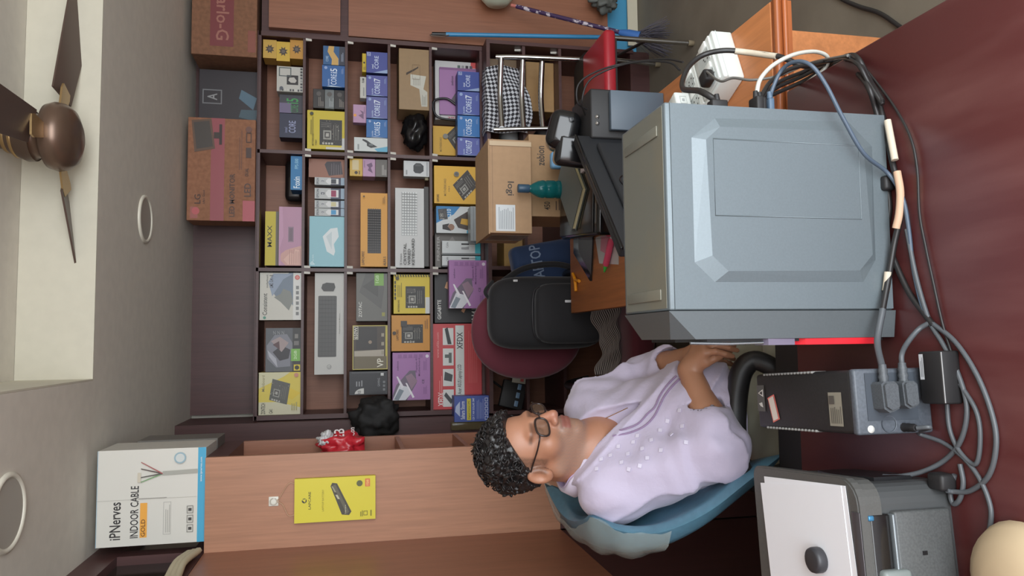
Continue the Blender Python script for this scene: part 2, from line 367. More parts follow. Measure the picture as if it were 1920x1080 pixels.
def f(p):
    p.r(0, 0, 1, 1, (106, 104, 98)); p.poly([(.25, .2), (.6, .9), (1, .7), (1, .3), (.7, .1)], (92, 90, 86)); p.poly([(.5, .3), (.72, .8), (.95, .3)], (78, 76, 72)); p.t('ZOTAC', .08, .82, .32, .1, (216, 214, 206)); p.r(.74, .12, 1, .42, (126, 170, 80)); p.t('1GB', .8, .28, .16, .1, (204, 230, 180)); p.r(.1, .08, .18, .18, (150, 146, 70))
item('graphics_card_box', 'plain grey graphics card box with a green corner tab', 'box', (668, 728), (512, 602), 4.03, .18, Z3, (96, 94, 88), f)
def f(p):
    p.r(0, 0, 1, 1, (70, 58, 48)); p.r(0, 0, 1, .06, (196, 180, 70)); p.r(.0, .0, .3, .95, (110, 98, 72)); p.poly([(.3, .1), (.45, .1), (.42, .95), (.3, .95)], (176, 166, 150)); p.r(.45, .3, .95, .9, (46, 40, 36)); p.c(.62, .5, .04, (150, 130, 110)); p.t('VP', .05, .12, .2, .18, (230, 224, 206)); p.t('650W', .7, .86, .26, .1, (226, 222, 210)); p.fr(.68, .84, .98, .98, (200, 196, 180))
    for i in range(3): p.r(.34+.2*i, .1, .42+.2*i, .18, (160, 150, 130))
    p.fr(0, 0, 1, 1, (190, 176, 90), .02)
item('power_supply_box', 'brown power supply box with pale lettering between grey and black boxes', 'box', (661, 728), (610, 693), 4.02, .2, Z3, (150, 140, 84), f)
def f(p):
    p.r(0, 0, 1, 1, (40, 38, 42)); p.poly([(.04, .62)]+[(.04+.24*math.sin(a*.157), .62-.0+.24*math.cos(a*.157)) for a in range(11)], (206, 204, 198)); p.t('RGB', .06, .7, .12, .08, (60, 60, 60)); p.lines(.36, .66, .62, .86, 3, (150, 150, 152)); p.r(.8, .1, .94, .18, (210, 210, 206)); p.t('GAMING', .34, .2, .36, .06, (150, 150, 152))
    for i in range(3): p.r(.16+.16*i, .06, .26+.16*i, .12, (120, 120, 122))
    p.r(.92, .05, .96, .95, (90, 90, 92))
item('accessory_box', 'black box with a white quarter-circle corner left of the power supply box', 'box', (655, 728), (696, 740), 4.03, .18, Z3, (34, 32, 36), f)
def mbyellow(p, c1, c2, sd, txt='MOTHERBOARD'):
    p.r(0, 0, 1, 1, c1); p.r(0, 0, .42, .12, (206, 206, 204)); p.board(.42, .4, .56, .54, 0, 0, (40, 38, 34), sd); p.t(txt, .05, .84, .3, .05, c2); p.c(.9, .9, .045, (70, 66, 40)); p.lines(.42, .78, .8, .92, 3, c2, .3)
    for i in range(5): p.r(.36+.1*i, .94, .43+.1*i, .98, (60, 56, 40))
def f(p):
    mbyellow(p, (214, 188, 36), (120, 108, 30), 8)
    for i in range(14): p.poly([(.93+.01, i/14), (1, i/14+.02), (1, i/14+.05), (.94, i/14+.03)], (40, 38, 30))
item('motherboard_box', 'bright yellow motherboard box with striped edge on the fourth left shelf', 'box', (738, 807), (515, 588), 4.03, .2, Z4, (200, 176, 40), f)
def f(p): p.r(0, 0, 1, 1, (206, 140, 40)); p.board(.48, .46, .52, .56, 0, 0, (40, 36, 32), 11); p.r(.68, .6, .84, .76, (56, 50, 46)); p.t('LAPCARE', .3, .82, .3, .06, (120, 80, 30)); p.c(.5, .93, .05, (60, 44, 26)); p.lines(.62, .06, .9, .16, 2, (150, 100, 36))
item('motherboard_box', 'orange motherboard box between the yellow and the purple box', 'box', (734, 807), (591, 658), 4.03, .2, Z4, (196, 134, 44), f)
def purple(p):
    p.r(0, 0, 1, 1, (168, 116, 172)); p.poly([(0, .95), (.1, 1), (.32, .9), (.62, .55), (.62, .4), (.36, .36), (.0, .62)], (112, 98, 116)); p.poly([(.0, 1), (.32, .82), (.28, .6), (.16, .48), (0, .66)], (214, 214, 220)); p.poly([(.02, .96), (.24, .82), (.2, .7), (.0, .84)], (130, 140, 150))
    p.poly([(.28, .7), (.5, .86), (.5, .9), (.24, .76)], (230, 226, 232)); p.poly([(.06, .42), (.36, .62), (.36, .66), (.04, .47)], (236, 230, 236)); p.poly([(.22, .5), (.5, .66), (.56, .5), (.4, .34)], (150, 120, 138))
    p.t('zebion', .62, .84, .2, .05, (96, 60, 104)); p.t('Phantom 41', .58, .34, .3, .06, (110, 66, 118)); p.t('Motherboard', .5, .27, .38, .05, (110, 66, 118)); p.t('CE', .34, .16, .09, .06, (70, 50, 76))
    p.lines(.62, .1, .86, .2, 3, (130, 84, 138), .35); p.c(.92, .08, .035, (226, 214, 230))
    for i in range(5): p.r(.89, .2+.14*i, .96, .3+.14*i, (150, 100, 156))
    p.lines(.12, .1, .3, .2, 3, (130, 84, 138), .35)
item('motherboard_box', 'purple motherboard box at the left end of the fourth shelf, beside the orange one', 'box', (736, 806), (661, 750), 4.02, .2, Z4, (150, 104, 152), purple)
def f(p): p.r(0, 0, 1, 1, (40, 36, 36)); p.poly([(.6, .5), (.72, .78), (.84, .74), (.9, .6), (.8, .5), (.78, .6), (.7, .62)], (206, 152, 110)); p.poly([(.2, .36), (.46, .22), (.54, .44), (.44, .4), (.42, .32), (.24, .42)], (206, 152, 110)); p.t('GIGABYTE', .07, .86, .4, .08, (236, 234, 228)); p.t('H410', .06, .04, .34, .15, (236, 234, 228)); p.r(.05, 0, .2, .03, (220, 220, 220))
item('motherboard_box', 'black motherboard box with copper angular emblem behind the purple one', 'box', (815, 900), (512, 605), 4.06, .2, Z5, (36, 32, 32), f)
o = item('motherboard_box', 'purple motherboard box standing on the ledge in front of the black one', 'box', (842, 915), (488, 578), 3.93, .06, .9446, (150, 104, 152), purple)
def f(p):
    p.r(0, 0, 1, 1, (204, 72, 76)); p.t('XFDX', .04, .78, .16, .12, (244, 236, 232)); p.t('XFDX', .56, .42, .2, .1, (60, 50, 52)); p.r(.02, .36, .98, .54, (222, 224, 220)); p.t('Lenovo Acer ASUS Laptop LCD', .06, .4, .46, .1, (50, 50, 54)); p.t('XFDX', .7, .39, .2, .12, (50, 50, 54))
    for i in range(4): p.r(.03+.24*i, .58, .23+.24*i, .8, (222, 222, 218))
    p.poly([(.06, .64), (.1, .6), (.2, .74), (.16, .78)], (70, 74, 76)); p.poly([(.32, .62), (.4, .6), (.44, .76), (.34, .78)], (70, 74, 76)); p.r(.54, .62, .66, .68, (96, 104, 100)); p.r(.6, .68, .64, .76, (96, 104, 100)); p.poly([(.76, .62), (.96, .7), (.94, .76), (.76, .7)], (50, 54, 56))
    p.lines(.1, .82, .4, .9, 2, (232, 150, 146), .35); p.lines(.3, .1, .94, .3, 5, (224, 120, 118), .2, .6, 4); p.t('www.xfdx.com', .6, .88, .3, .05, (232, 160, 156))
item('laptop_screen_box', 'wide red box with white product pictures, bottom left shelf', 'box', (812, 910), (607, 768), 4.025, .08, Z5, (184, 62, 66), f)
def f(p):
    p.r(0, 0, 1, 1, (78, 96, 170)); p.t('Sahara Storm', .1, .7, .7, .12, (228, 232, 240)); p.poly([(.2, .84), (.8, .84), (.6, .96), (.4, .98)], (190, 200, 226)); p.r(.06, .52, .9, .64, (218, 204, 70)); p.t('Digital Home UPS', .1, .55, .7, .05, (60, 56, 30)); p.t('12V 7 AH SOLAR SMF', .06, .42, .86, .06, (220, 226, 240)); p.lines(.1, .16, .9, .38, 5, (168, 180, 216), .25)
    for i in range(5): p.fr(.06+.18*i, .03, .2+.18*i, .12, (220, 226, 240), .02)
item('battery_box', 'blue and yellow box in cloudy plastic beside the red box, above the man\'s head', 'box', (852, 940), (742, 790), 3.90, .1, .9446, (70, 86, 156), f)
# ---- middle column
def f(p): p.r(0, 0, 1, 1, (110, 104, 92)); p.r(0, .72, 1, 1, (206, 186, 50)); p.t('MAXX', .34, .82, .4, .12, (70, 64, 30)); p.poly([(.1, .0), (.6, .5), (1, .5), (1, 0)], (84, 80, 72))
item('graphics_card_box', 'grey box with yellow top strip standing behind the pink box', 'box', (497, 563), (397, 498), 4.10, .1, Z1, (110, 104, 88), f)
def f(p):
    p.r(0, 0, 1, 1, (186, 140, 164)); p.poly([(0, 0), (.34, 0), (.3, .4), (.26, .7), (.2, .9), (.1, .96), (0, .7)], (206, 160, 150)); p.poly([(.02, .1), (.26, .1), (.28, .3), (.2, .34), (.22, .5), (.1, .8), (.02, .6)], (220, 178, 164)); p.r(.4, .36, .66, .6, (146, 120, 136)); p.r(.42, .4, .64, .56, (120, 100, 112)); p.t('zebion', .78, .84, .18, .09, (120, 80, 104)); p.poly([(0, .9), (.3, .95), (.5, .8), (1, .85), (1, 1), (0, 1)], (196, 150, 176))
    p.lines(.02, .05, .3, .6, 6, (188, 142, 134), .3)
item('accessory_box', 'long pink box with a carved face picture on the top middle shelf', 'box', (523, 564), (388, 498), 4.03, .07, Z1, (176, 130, 156), f)
def f(p): p.r(0, 0, 1, 1, (30, 116, 170)); p.t('Foxin', .05, .2, .34, .55, (226, 236, 242)); p.t('FPS-500', .62, .35, .3, .3, (150, 200, 224))
item('power_supply_box', 'small blue box with white lettering on the top middle shelf', 'box', (545, 564), (287, 356), 4.03, .12, Z1, (28, 104, 156), f)
b = MB(); xx = onY(545, 333, 4.17)
b.bbox(xx[0]-.13, xx[0]+.1, 4.16, 4.28, Z1, Z1+.10, mat((32, 28, 28), .35), r=.03, seg=3); b.bbox(xx[0]-.11, xx[0]-.0, 4.152, 4.162, Z1+.02, Z1+.08, mat((56, 50, 46), .4), r=.01)
thing(b, 'black_case', 'black rounded case behind the small blue box', 'case')
def f(p): p.r(0, 0, 1, 1, (156, 104, 82)); p.poly([(.2, .05), (.9, .1), (.86, .5), (.7, .56), (.1, .44)], (64, 54, 58)); p.lines(.15, .1, .85, .42, 5, (110, 100, 104), .25)
item('cardboard_box', 'small brown box with dark picture right of the ink boxes', 'box', (579, 646), (297, 333), 4.07, .14, Z2, (150, 98, 76), f)
for k, (y0, y1, c, lb) in enumerate([(333, 347, (60, 62, 70), 'first ink bottle box from the brown box'), (353, 373, (150, 40, 80), 'ink bottle box with magenta stripe standing apart'), (376, 390, (206, 196, 150), 'ink bottle box with pale yellow bottle picture'), (391, 405, (70, 150, 200), 'ink bottle box with cyan bottle picture touching the mask box')]):
    def f(p, c=c):
        p.r(0, 0, 1, 1, (186, 188, 186)); p.r(0, .0, 1, .46, (58, 62, 84)); p.poly([(.15, .2), (.85, .2), (.85, .55), (.6, .62), (.4, .62), (.15, .55)], (220, 220, 218)); p.r(.2, .28, .8, .45, c); p.t('EPSON', .1, .86, .8, .08, (50, 54, 70)); p.c(.5, .73, .16, (70, 74, 84)); p.t('003', .3, .7, .4, .06, (230, 230, 230)); p.r(0, 0, 1, .12, (150, 170, 186))
    item('ink_bottle_box', lb, 'box', (590, 646), (y0, y1), 4.03, .06, Z2, (170, 172, 172), f, group='ink bottle boxes')
def f(p):
    p.r(0, 0, 1, 1, (146, 194, 204)); p.poly([(.22, .3), (.3, .5), (.6, .62), (.76, .4), (.78, .2), (.6, .16), (.45, .3), (.3, .26)], (222, 228, 228)); p.poly([(.34, .36), (.6, .52), (.7, .36), (.5, .36)], (200, 212, 214)); p.t('p', .04, .84, .06, .12, (220, 236, 238)); p.t('tp-link', .1, .86, .14, .06, (200, 224, 228))
item('router_box', 'pale blue box with white device picture beside the ink boxes', 'box', (580, 647), (406, 500), 4.03, .1, Z2, (132, 180, 190), f)
st = [('yellow', (200, 162, 60), (706, 728), 'grey small box at the bottom of the little stack'), ]
zz = Z3
for nm, c, h, lb in [('g', (104, 98, 92), .064, 'grey small box at the bottom of the three-box stack'), ('p', (186, 146, 178), .066, 'pink small box in the middle of the three-box stack'), ('y', (206, 168, 66), .068, 'yellow small box on top of the three-box stack')]:
    def f(p, c=c, nm=nm):
        if nm == 'g': p.lines(.1, .1, .7, .5, 4, (170, 166, 160), .5, .5, 2)
        if nm == 'p': p.poly([(.2, .2), (.35, .6), (.5, .5), (.66, .7), (.8, .3), (.6, .2), (.5, .36)], (110, 76, 110)); p.t('zebion', .5, .82, .4, .1, (120, 84, 118))
        if nm == 'y': p.r(.35, .3, .9, .8, (214, 196, 150)); p.c(.2, .5, .09, (60, 46, 30)); p.r(.1, .2, .3, .3, (120, 90, 40))
    item('adapter_box', lb, 'box', (680, 704), (296, 331), 4.03, .1, zz, c, f, group='stack of three small boxes', ztop=zz+h); zz += h+.0006
def keys(p, a, b, c, d, n, m, c0, c1):
    p.r(a, b, c, d, c0)
    for i in range(n):
        for j in range(m): p.r(a+(c-a)*(i+.12)/n, b+(d-b)*(j+.14)/m, a+(c-a)*(i+.85)/n, b+(d-b)*(j+.84)/m, c1)
def f(p): p.r(0, 0, 1, 1, (216, 152, 44)); keys(p, .18, .24, .78, .74, 18, 6, (34, 28, 26), (58, 48, 42)); p.t('LAPCARE', .02, .86, .18, .1, (110, 74, 24)); p.t('ALFA 5', .01, .06, .12, .1, (60, 40, 20)); p.c(.94, .88, .012, (80, 54, 20)); p.lines(.85, .1, .95, .2, 2, (150, 104, 34))
item('keyboard_box', 'long orange keyboard box with black keyboard picture, third middle shelf', 'box', (676, 721), (362, 500), 4.03, .05, Z3, (204, 144, 48), f)
def f(p): p.r(0, 0, 1, 1, (206, 208, 208)); p.poly([(.2, .35), (.35, .22), (.7, .22), (.86, .34), (.86, .52), (.7, .62), (.35, .62), (.22, .55)], (50, 50, 52)); p.r(.1, .86, .4, .92, (150, 152, 152)); p.poly([(.66, .3), (.8, .34), (.8, .52), (.66, .56)], (80, 80, 82)); p.r(.05, .06, .95, .1, (150, 152, 156))
item('mouse_box', 'small white mouse box with black mouse picture, fourth middle shelf', 'box', (757, 805), (302, 331), 4.03, .06, Z4, (190, 192, 190), f)
def f(p): p.r(0, 0, 1, 1, (206, 206, 204)); keys(p, .4, .24, .95, .78, 16, 6, (166, 168, 168), (218, 220, 218)); p.t('CRYSTAL', .03, .62, .27, .1, (40, 40, 40)); p.t('WIRED', .03, .48, .2, .1, (40, 40, 40)); p.t('KEYBOARD', .03, .34, .33, .1, (40, 40, 40)); p.t('Frontech', .07, .78, .1, .06, (110, 110, 110)); p.t('x', .03, .77, .025, .08, (80, 80, 80))
item('keyboard_box', 'long white box reading CRYSTAL WIRED KEYBOARD on the fourth shelf', 'box', (741, 795), (353, 502), 4.03, .05, None, (196, 196, 194), f)
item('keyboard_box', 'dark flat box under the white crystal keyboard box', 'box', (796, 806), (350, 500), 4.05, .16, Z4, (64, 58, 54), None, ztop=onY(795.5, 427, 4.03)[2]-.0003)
def f(p): p.r(0, 0, 1, 1, (224, 172, 40)); p.t('MOTHERBOARD', .2, .74, .46, .05, (120, 90, 20)); p.t('H61', .32, .66, .14, .04, (150, 110, 30)); p.board(.5, .32, .5, .46, .6, -.25, (54, 46, 40), 21); p.c(.78, .52, .07, (130, 126, 116)); p.c(.78, .52, .05, (90, 86, 80)); p.t('LAPCARE', .03, .9, .2, .05, (90, 66, 20))
item('motherboard_box', 'golden yellow motherboard box with tilted board picture beside the carton', 'box', (814, 900), (312, 382), 4.02, .2, Z5, (208, 160, 44), f)
def f(p):
    p.r(0, 0, 1, 1, (212, 216, 216)); p.poly([(.36, 1), (.7, .6), (1, .45), (1, 1)], (40, 130, 190)); p.poly([(.0, .0), (.3, 0), (.1, .3), (0, .3)], (60, 170, 206)); p.t('G210', .5, .66, .4, .1, (220, 232, 240)); p.poly([(.05, .1), (.2, .5), (.5, .6), (.85, .25), (.7, .05)], (70, 56, 48)); p.poly([(.25, .15), (.35, .45), (.55, .42), (.5, .12)], (206, 160, 50)); p.c(.22, .66, .12, (150, 112, 90)); p.poly([(.08, .66), (.14, .86), (.3, .86), (.36, .7), (.24, .74)], (40, 32, 30)); p.board(.7, .85, .4, .2, .1, 0, (60, 60, 62), 31, 14)
item('graphics_card_box', 'white and blue box with a woman pictured, behind the silver drive', 'box', (818, 880), (387, 437), 4.05, .1, .9588+.0, (196, 200, 200), f, ztop=onY(818, 412, 4.05)[2])
def f(p): p.r(.1, .15, .3, .4, (206, 208, 206)); p.r(.75, .2, .95, .35, (120, 124, 126)); p.r(.02, .78, .98, .84, (132, 136, 138)); p.r(.4, .5, .6, .6, (170, 176, 178)); p.c(.1, .6, .012, (60, 62, 64))
item('optical_drive', 'silver metal disc drive leaning on the ledge beside the cardboard carton', 'drive', (882, 913), (387, 452), 3.905, .09, .9446, (150, 156, 158), f, rough=.35)
def f(p): p.r(0, 0, 1, 1, (112, 106, 100)); p.t('PRINTER', .2, .9, .7, .06, (180, 176, 170)); p.poly([(.2, .5), (.6, .8), (.9, .6), (.5, .4)], (134, 128, 122))
item('accessory_box', 'dark grey box standing behind the white cable boxes', 'box', (816, 900), (437, 502), 4.10, .15, Z5, (104, 98, 92), f)
for y0, y1, lb in ((452, 478, 'white cable box with black plug picture left of the woman box'), (480, 500, 'white cable box half hidden by the purple box')):
    def f(p): p.r(0, 0, 1, 1, (208, 212, 212)); p.r(0, 0, 1, .14, (64, 180, 192)); p.poly([(.4, .5), (.55, .5), (.56, .4), (.62, .3), (.4, .3), (.38, .4)], (150, 152, 154)); p.r(.72, .3, .84, .5, (50, 50, 52)); p.r(.76, .1, .8, .3, (60, 60, 62)); p.t('Cable', .5, .84, .4, .06, (130, 132, 134)); p.r(0, .0, .12, 1, (120, 124, 126))
    item('cable_box', lb, 'box', (829, 898), (y0, y1), 4.03, .06, Z5, (196, 198, 198), f)
# ---- right column
for k, (yy, zc) in enumerate(((3, 'bottom'), (0, 'middle'), (0, 'top'))):
    def f(p, k=k):
        p.r(0, 0, 1, 1, [(196, 142, 56), (210, 172, 62), (200, 160, 70)][k]); n = 16; p.poly([(.5+(.26 if i % 2 else .15)*math.cos(i*2*math.pi/n), .5+(.36 if i % 2 else .2)*math.sin(i*2*math.pi/n)) for i in range(n)], (74, 62, 54)); p.c(.5, .5, .09, (104, 92, 84))
    item('adapter_box', 'small yellow box with black splat, %s of the stack of three' % zc, 'box', (541, 565), ((75, 110), (80, 116), (78, 112))[k], 4.03, .1, Z1+k*.0685, (186, 142, 60), f, group='yellow boxes stacked by the upright', ztop=Z1+k*.0685+.068)
def f(p):
    p.r(0, 0, 1, 1, (190, 188, 180)); p.r(.28, .18, .66, .62, (46, 42, 42)); p.poly([(.36, .3), (.45, .24), (.58, .34), (.56, .52), (.44, .56), (.36, .46)], (190, 186, 178)); p.fr(.6, .45, .96, .92, (80, 90, 90), .035)
    for i in range(8): p.r(.04+.12*i, .02, .11+.12*i, .1, random.choice([(60, 60, 60), (90, 90, 96), (150, 150, 146)])); p.r(.02, .14+.1*i, .1, .2+.1*i, random.choice([(70, 70, 72), (130, 130, 130), (200, 198, 190)]))
    p.c(.12, .82, .07, (90, 92, 100))
item('speaker_box', 'white box with black square pattern on the top right shelf', 'box', (519, 565), (125, 172), 4.02, .1, Z1, (176, 174, 166), f)
def f(p): p.r(0, 0, 1, 1, (60, 58, 66)); p.r(0, .5, .55, 1, (112, 100, 130)); p.t('i5', .52, .2, .3, .5, (60, 150, 80)); p.t('CORE', .05, .2, .4, .34, (66, 130, 80))
item('processor_box', 'dark processor box with green lettering on the top right shelf', 'box', (524, 564), (178, 212), 4.05, .08, Z1, (52, 50, 58), f, group='processor boxes')
def f(p): p.r(0, 0, 1, 1, (40, 42, 66)); p.t('CORE', .2, .3, .5, .3, (150, 156, 190)); p.t('intel', .2, .66, .22, .12, (130, 136, 170))
item('processor_box', 'dark navy processor box at the left of its shelf', 'box', (524, 564), (213, 258), 4.03, .09, Z1, (36, 36, 56), f, group='processor boxes')
def core(num, c1=(62, 86, 158), flare=(150, 170, 206)):
    def f(p):
        p.r(0, 0, 1, 1, c1)
        if num == '':
            p.t('CORE', .2, .42, .62, .2, (196, 206, 230)); p.t('intel', .2, .66, .2, .09, (214, 222, 238)); p.fr(.8, .8, .96, .96, (190, 200, 226), .02); p.t('i7', .84, .83, .08, .1, (210, 218, 236)); p.poly([(0, 0), (.18, 0), (.0, .7)], flare)
        else:
            p.t('CORE', .1, .36, .5, .26, (206, 218, 238)); p.t(num, .64, .34, .22, .3, (226, 234, 246)); p.poly([(.0, .1), (.06, .6), (.0, .8)], flare); p.c(.88, .84, .07, (150, 170, 210)); p.t('inside', .06, .68, .3, .08, (190, 204, 230)); p.lines(.62, .08, .9, .18, 2, (150, 168, 206), .35)
    return f
D1, D2, D3 = (44, 96, 160), (70, 78, 150), (84, 88, 158)
def f(p): p.r(0, 0, 1, 1, (46, 92, 140)); p.poly([(.0, .62), (.3, .6), (.7, .8), (1, .75), (1, .5), (.7, .52), (.35, .3), (0, .3)], (206, 166, 96)); p.r(0, .0, 1, .26, (56, 58, 72)); p.lines(.2, .08, .7, .2, 2, (150, 160, 180)); p.t('CORE', .16, .76, .3, .12, (170, 196, 220))
item('processor_box', 'blue processor box with a wavy orange band on the second right shelf', 'box', (606, 647), (87, 122), 4.02, .09, Z2, (40, 80, 124), f, group='processor boxes')
item('processor_box', 'bright blue processor box beside the orange-banded one, second right shelf', 'box', (604, 647), (123, 163), 4.02, .09, Z2, (38, 84, 142), core('i5', D1, (196, 214, 230)), group='processor boxes')
zz = Z2
for k, (c, h, lb) in enumerate([((44, 38, 36), .055, 'black printed small box at the bottom, left of the blue processor box'), ((112, 116, 116), .05, 'grey foil small box in the middle, left of the blue processor box'), ((48, 42, 40), .06, 'black printed small box on top, left of the blue processor box')]):
    def f(p, k=k):
        p.lines(.1, .1, .6, .6, 4, [(150, 140, 130), (170, 176, 176), (140, 132, 124)][k], .4, .5, k); p.c(.75, .5, .12, (90, 84, 80))
    item('accessory_box', lb, 'box', (600, 640), (168, 204), 4.05, .1, zz, c, f, group='small dark boxes', ztop=zz+h); zz += h+.0006
def f(p): p.r(0, 0, 1, 1, (206, 184, 40)); p.r(0, 0, .3, .08, (200, 200, 198)); p.r(0, .02, .06, .5, (206, 204, 196)); p.board(.44, .37, .66, .6, 0, 0, (50, 46, 42), 41); p.t('MOTHERBOARD', .08, .82, .3, .05, (120, 108, 30)); p.c(.9, .88, .045, (60, 60, 40)); p.lines(.36, .84, .84, .93, 2, (120, 106, 30), .4); p.t('H61', .1, .74, .12, .05, (120, 108, 30))
item('motherboard_box', 'large yellow motherboard box on the second right shelf', 'box', (576, 647), (208, 280), 4.02, .2, Z2, (190, 168, 44), f)
item('processor_box', 'blue processor box nearest the right upright, third shelf', 'box', (687, 728), (98, 137), 4.02, .09, Z3, (64, 74, 132), core('', D2), group='processor boxes')
hz = lambda px, y: onY(px, y, 4.02)[2]+.0006
item('ram_box', 'thin yellow box lying on the rightmost processor box', 'box', (679, 686.5), (100, 135), 4.03, .06, hz(687, 118), (200, 172, 40), lambda p: (p.c(.5, .5, .05, (40, 36, 20)), p.lines(.1, .2, .3, .8, 2, (120, 100, 30))))
item('processor_box', 'blue processor box under the thin white box, third shelf', 'box', (687, 728), (142, 180), 4.02, .09, Z3, (74, 80, 138), core('i7', D3), group='processor boxes')
item('ram_box', 'thin white box lying on a blue processor box', 'box', (675, 686), (144, 184), 4.03, .06, hz(687, 161), (196, 194, 186), lambda p: (p.t('RAM', .72, .3, .2, .4, (50, 50, 50)), p.r(.1, .3, .5, .5, (150, 150, 146))))
item('processor_box', 'pale blue processor box in the middle of the third right shelf', 'box', (687, 728), (182, 222), 4.025, .09, Z3, (92, 96, 154), core('i7', (96, 100, 160)), group='processor boxes')
item('adapter_box', 'small pink box lying on the pale blue processor box', 'box', (662, 686), (196, 230), 4.04, .05, onY(687, 202, 4.025)[2]+.0006, (186, 146, 178), lambda p: (p.poly([(.2, .2), (.4, .6), (.5, .3), (.7, .5), (.6, .2)], (120, 90, 120)), p.c(.4, .85, .08, (236, 160, 70)), p.t('zebion', .5, .1, .4, .1, (120, 84, 118))))
item('processor_box', 'bright blue processor box beside the white radio box, third shelf', 'box', (687, 728), (224, 258), 4.02, .09, Z3, (36, 84, 146), core('i5', (42, 104, 168)), group='processor boxes')
def f(p): p.r(0, 0, 1, 1, (206, 210, 208)); p.poly([(.0, 0), (.4, 0), (.2, .4), (0, .3)], (96, 170, 200)); p.poly([(.25, .5), (.35, .3), (.6, .5), (.8, .62), (.9, .74), (.8, .76), (.6, .62), (.4, .62)], (52, 52, 54)); p.r(.42, .44, .56, .56, (110, 116, 118)); p.r(.1, .85, .5, .9, (150, 154, 154))
item('radio_box', 'white and blue box with a black handset picture, third right shelf', 'box', (664, 728), (258.5, 284), 4.02, .08, Z3, (190, 194, 192), f)
def f(p):
    p.poly([(.02, .62), (.06, .64), (.48, .58), (.56, .5), (.54, .46), (.46, .54), (.3, .56)], (74, 54, 36)) if False else None
    p.poly([(.56, .76), (.6, .76), (.7, .4), (.72, .36), (.69, .36), (.64, .5)], (60, 44, 30)); p.poly([(.06, .26), (.4, .34), (.3, .06), (.06, .06)], (190, 188, 176)); p.poly([(.32, .2), (.56, .1), (.58, .62), (.4, .62)], (196, 194, 182)); p.lines(.08, .1, .26, .26, 4, (130, 126, 116), .35); p.lines(.4, .3, .54, .56, 5, (150, 146, 136), .3)
    p.fr(.5, .3, .74, .56, (128, 102, 72), .004)
item('cardboard_box', 'brown cardboard parcel with white shipping labels on the fourth right shelf', 'box', (748, 806), (92, 206), 4.01, .2, Z4, (152, 124, 88), f)
def f(p):
    p.r(0, 0, 1, 1, (206, 204, 202)); p.r(.9, 0, 1, .12, (210, 80, 80)); 
    for i in range(4): p.r(.86, .08+.1*i, .94, .15+.1*i, [(90, 80, 90), (60, 50, 60), (150, 150, 150), (90, 110, 100)][i])
    p.t('laserjet', .02, .1, .05, .6, (180, 90, 100), 90); p.t('toner', .02, .86, .2, .05, (150, 150, 150))
item('toner_box', 'large white box behind the purple one on the bottom right shelf', 'box', (816, 900), (116, 226), 4.14, .1, Z5, (190, 188, 184), f)
def f(p): p.r(0, 0, 1, 1, (168, 120, 170)); p.poly([(0, .2), (.3, .7), (.55, .5), (.45, .0), (0, 0)], (96, 86, 96)); p.poly([(.02, .0), (.16, .4), (.4, .1), (.36, 0)], (214, 214, 218)); p.t('zebion', .62, .62, .2, .07, (60, 36, 66)); p.r(.95, .0, 1, 1, (140, 94, 140))
item('motherboard_box', 'purple motherboard box behind the blue processor boxes, bottom right shelf', 'box', (824, 900), (128, 216), 4.122, .016, Z5, (150, 104, 152), f)
P5 = [(134, 171, '', (58, 76, 152), 'deep blue processor box at the right end of the front row'), (172, 216, 'i7', (80, 92, 166), 'lilac-blue processor box, second in the front row'), (217, 257, 'i5', (46, 114, 182), 'sky blue processor box, third in the front row'), (258, 292, 'i7', (90, 98, 172), 'pale blue processor box beside the carton')]
for y0, y1, n, c, lb in P5:
    item('processor_box', lb, 'box', (858, 899), (y0+.5, y1-.5), 4.02, .085, Z5, tuple(int(v*.9) for v in c), core(n, c), group='processor boxes')
def f(p): p.r(0, 0, 1, 1, (214, 164, 44)); p.t('MOTHERBOARD', .12, .8, .5, .05, (120, 90, 20)); p.board(.7, .42, .6, .5, .6, -.25, (54, 46, 40), 51); p.c(.64, .72, .09, (130, 126, 116))
item('motherboard_box', 'golden yellow motherboard box behind the front row processor boxes', 'box', (812, 900), (238, 292), 4.13, .12, Z5, (200, 152, 44), f)
# grey mouse-like loop standing before the purple box
p0 = onY(835, 207, 4.10)
b = MB(); b.tube(crom([(p0[0]-.05, 4.115, Z5+.005), (p0[0]-.045, 4.108, p0[2]+.02), (p0[0], 4.108, p0[2]+.065), (p0[0]+.055, 4.108, p0[2]+.06), (p0[0]+.07, 4.108, p0[2]-.01), (p0[0]+.03, 4.112, Z5+.1), (p0[0]+.02, 4.115, Z5+.005)]), .007, mat((40, 38, 40), .3), 8)
thing(b, 'headset_band', 'black looped headband standing before the purple and white boxes', 'headset')
# top niche cartons
KR = mat((150, 104, 78), .8, kind='speck', scale=50, name='kraft_dark', bump=.05)
def f(p):
    PK = (170, 92, 92); DK = (70, 46, 38)
    p.r(0, .46, 1, .66, (150, 74, 80)); p.r(0, 0, .2, .18, (176, 84, 92)); p.r(.02, .84, .13, .95, (160, 92, 84)); p.c(.09, .87, .035, (186, 90, 92)); p.t('LG', .16, .8, .09, .09, DK); p.t("Life's Good", .16, .74, .13, .03, DK); p.t('LED MONITOR', .04, .3, .42, .08, DK); p.t('LED', .24, .06, .13, .1, DK)
    p.poly([(.7, .6), (.99, .66), (.97, .95), (.66, .9)], (98, 74, 58)); p.poly([(.72, .63), (.97, .69), (.95, .92), (.69, .87)], (70, 62, 56)); p.r(.8, .52, .86, .62, (60, 48, 42)); p.r(.74, .5, .94, .54, (52, 40, 36))
    p.t('DUAL', .44, .1, .08, .05, DK); p.r(.62, .06, .72, .14, DK); p.fr(.77, .06, .87, .14, DK, .008); p.c(.9, .1, .03, (110, 70, 56)); p.lines(.5, .2, .9, .26, 2, (110, 74, 58), .3)
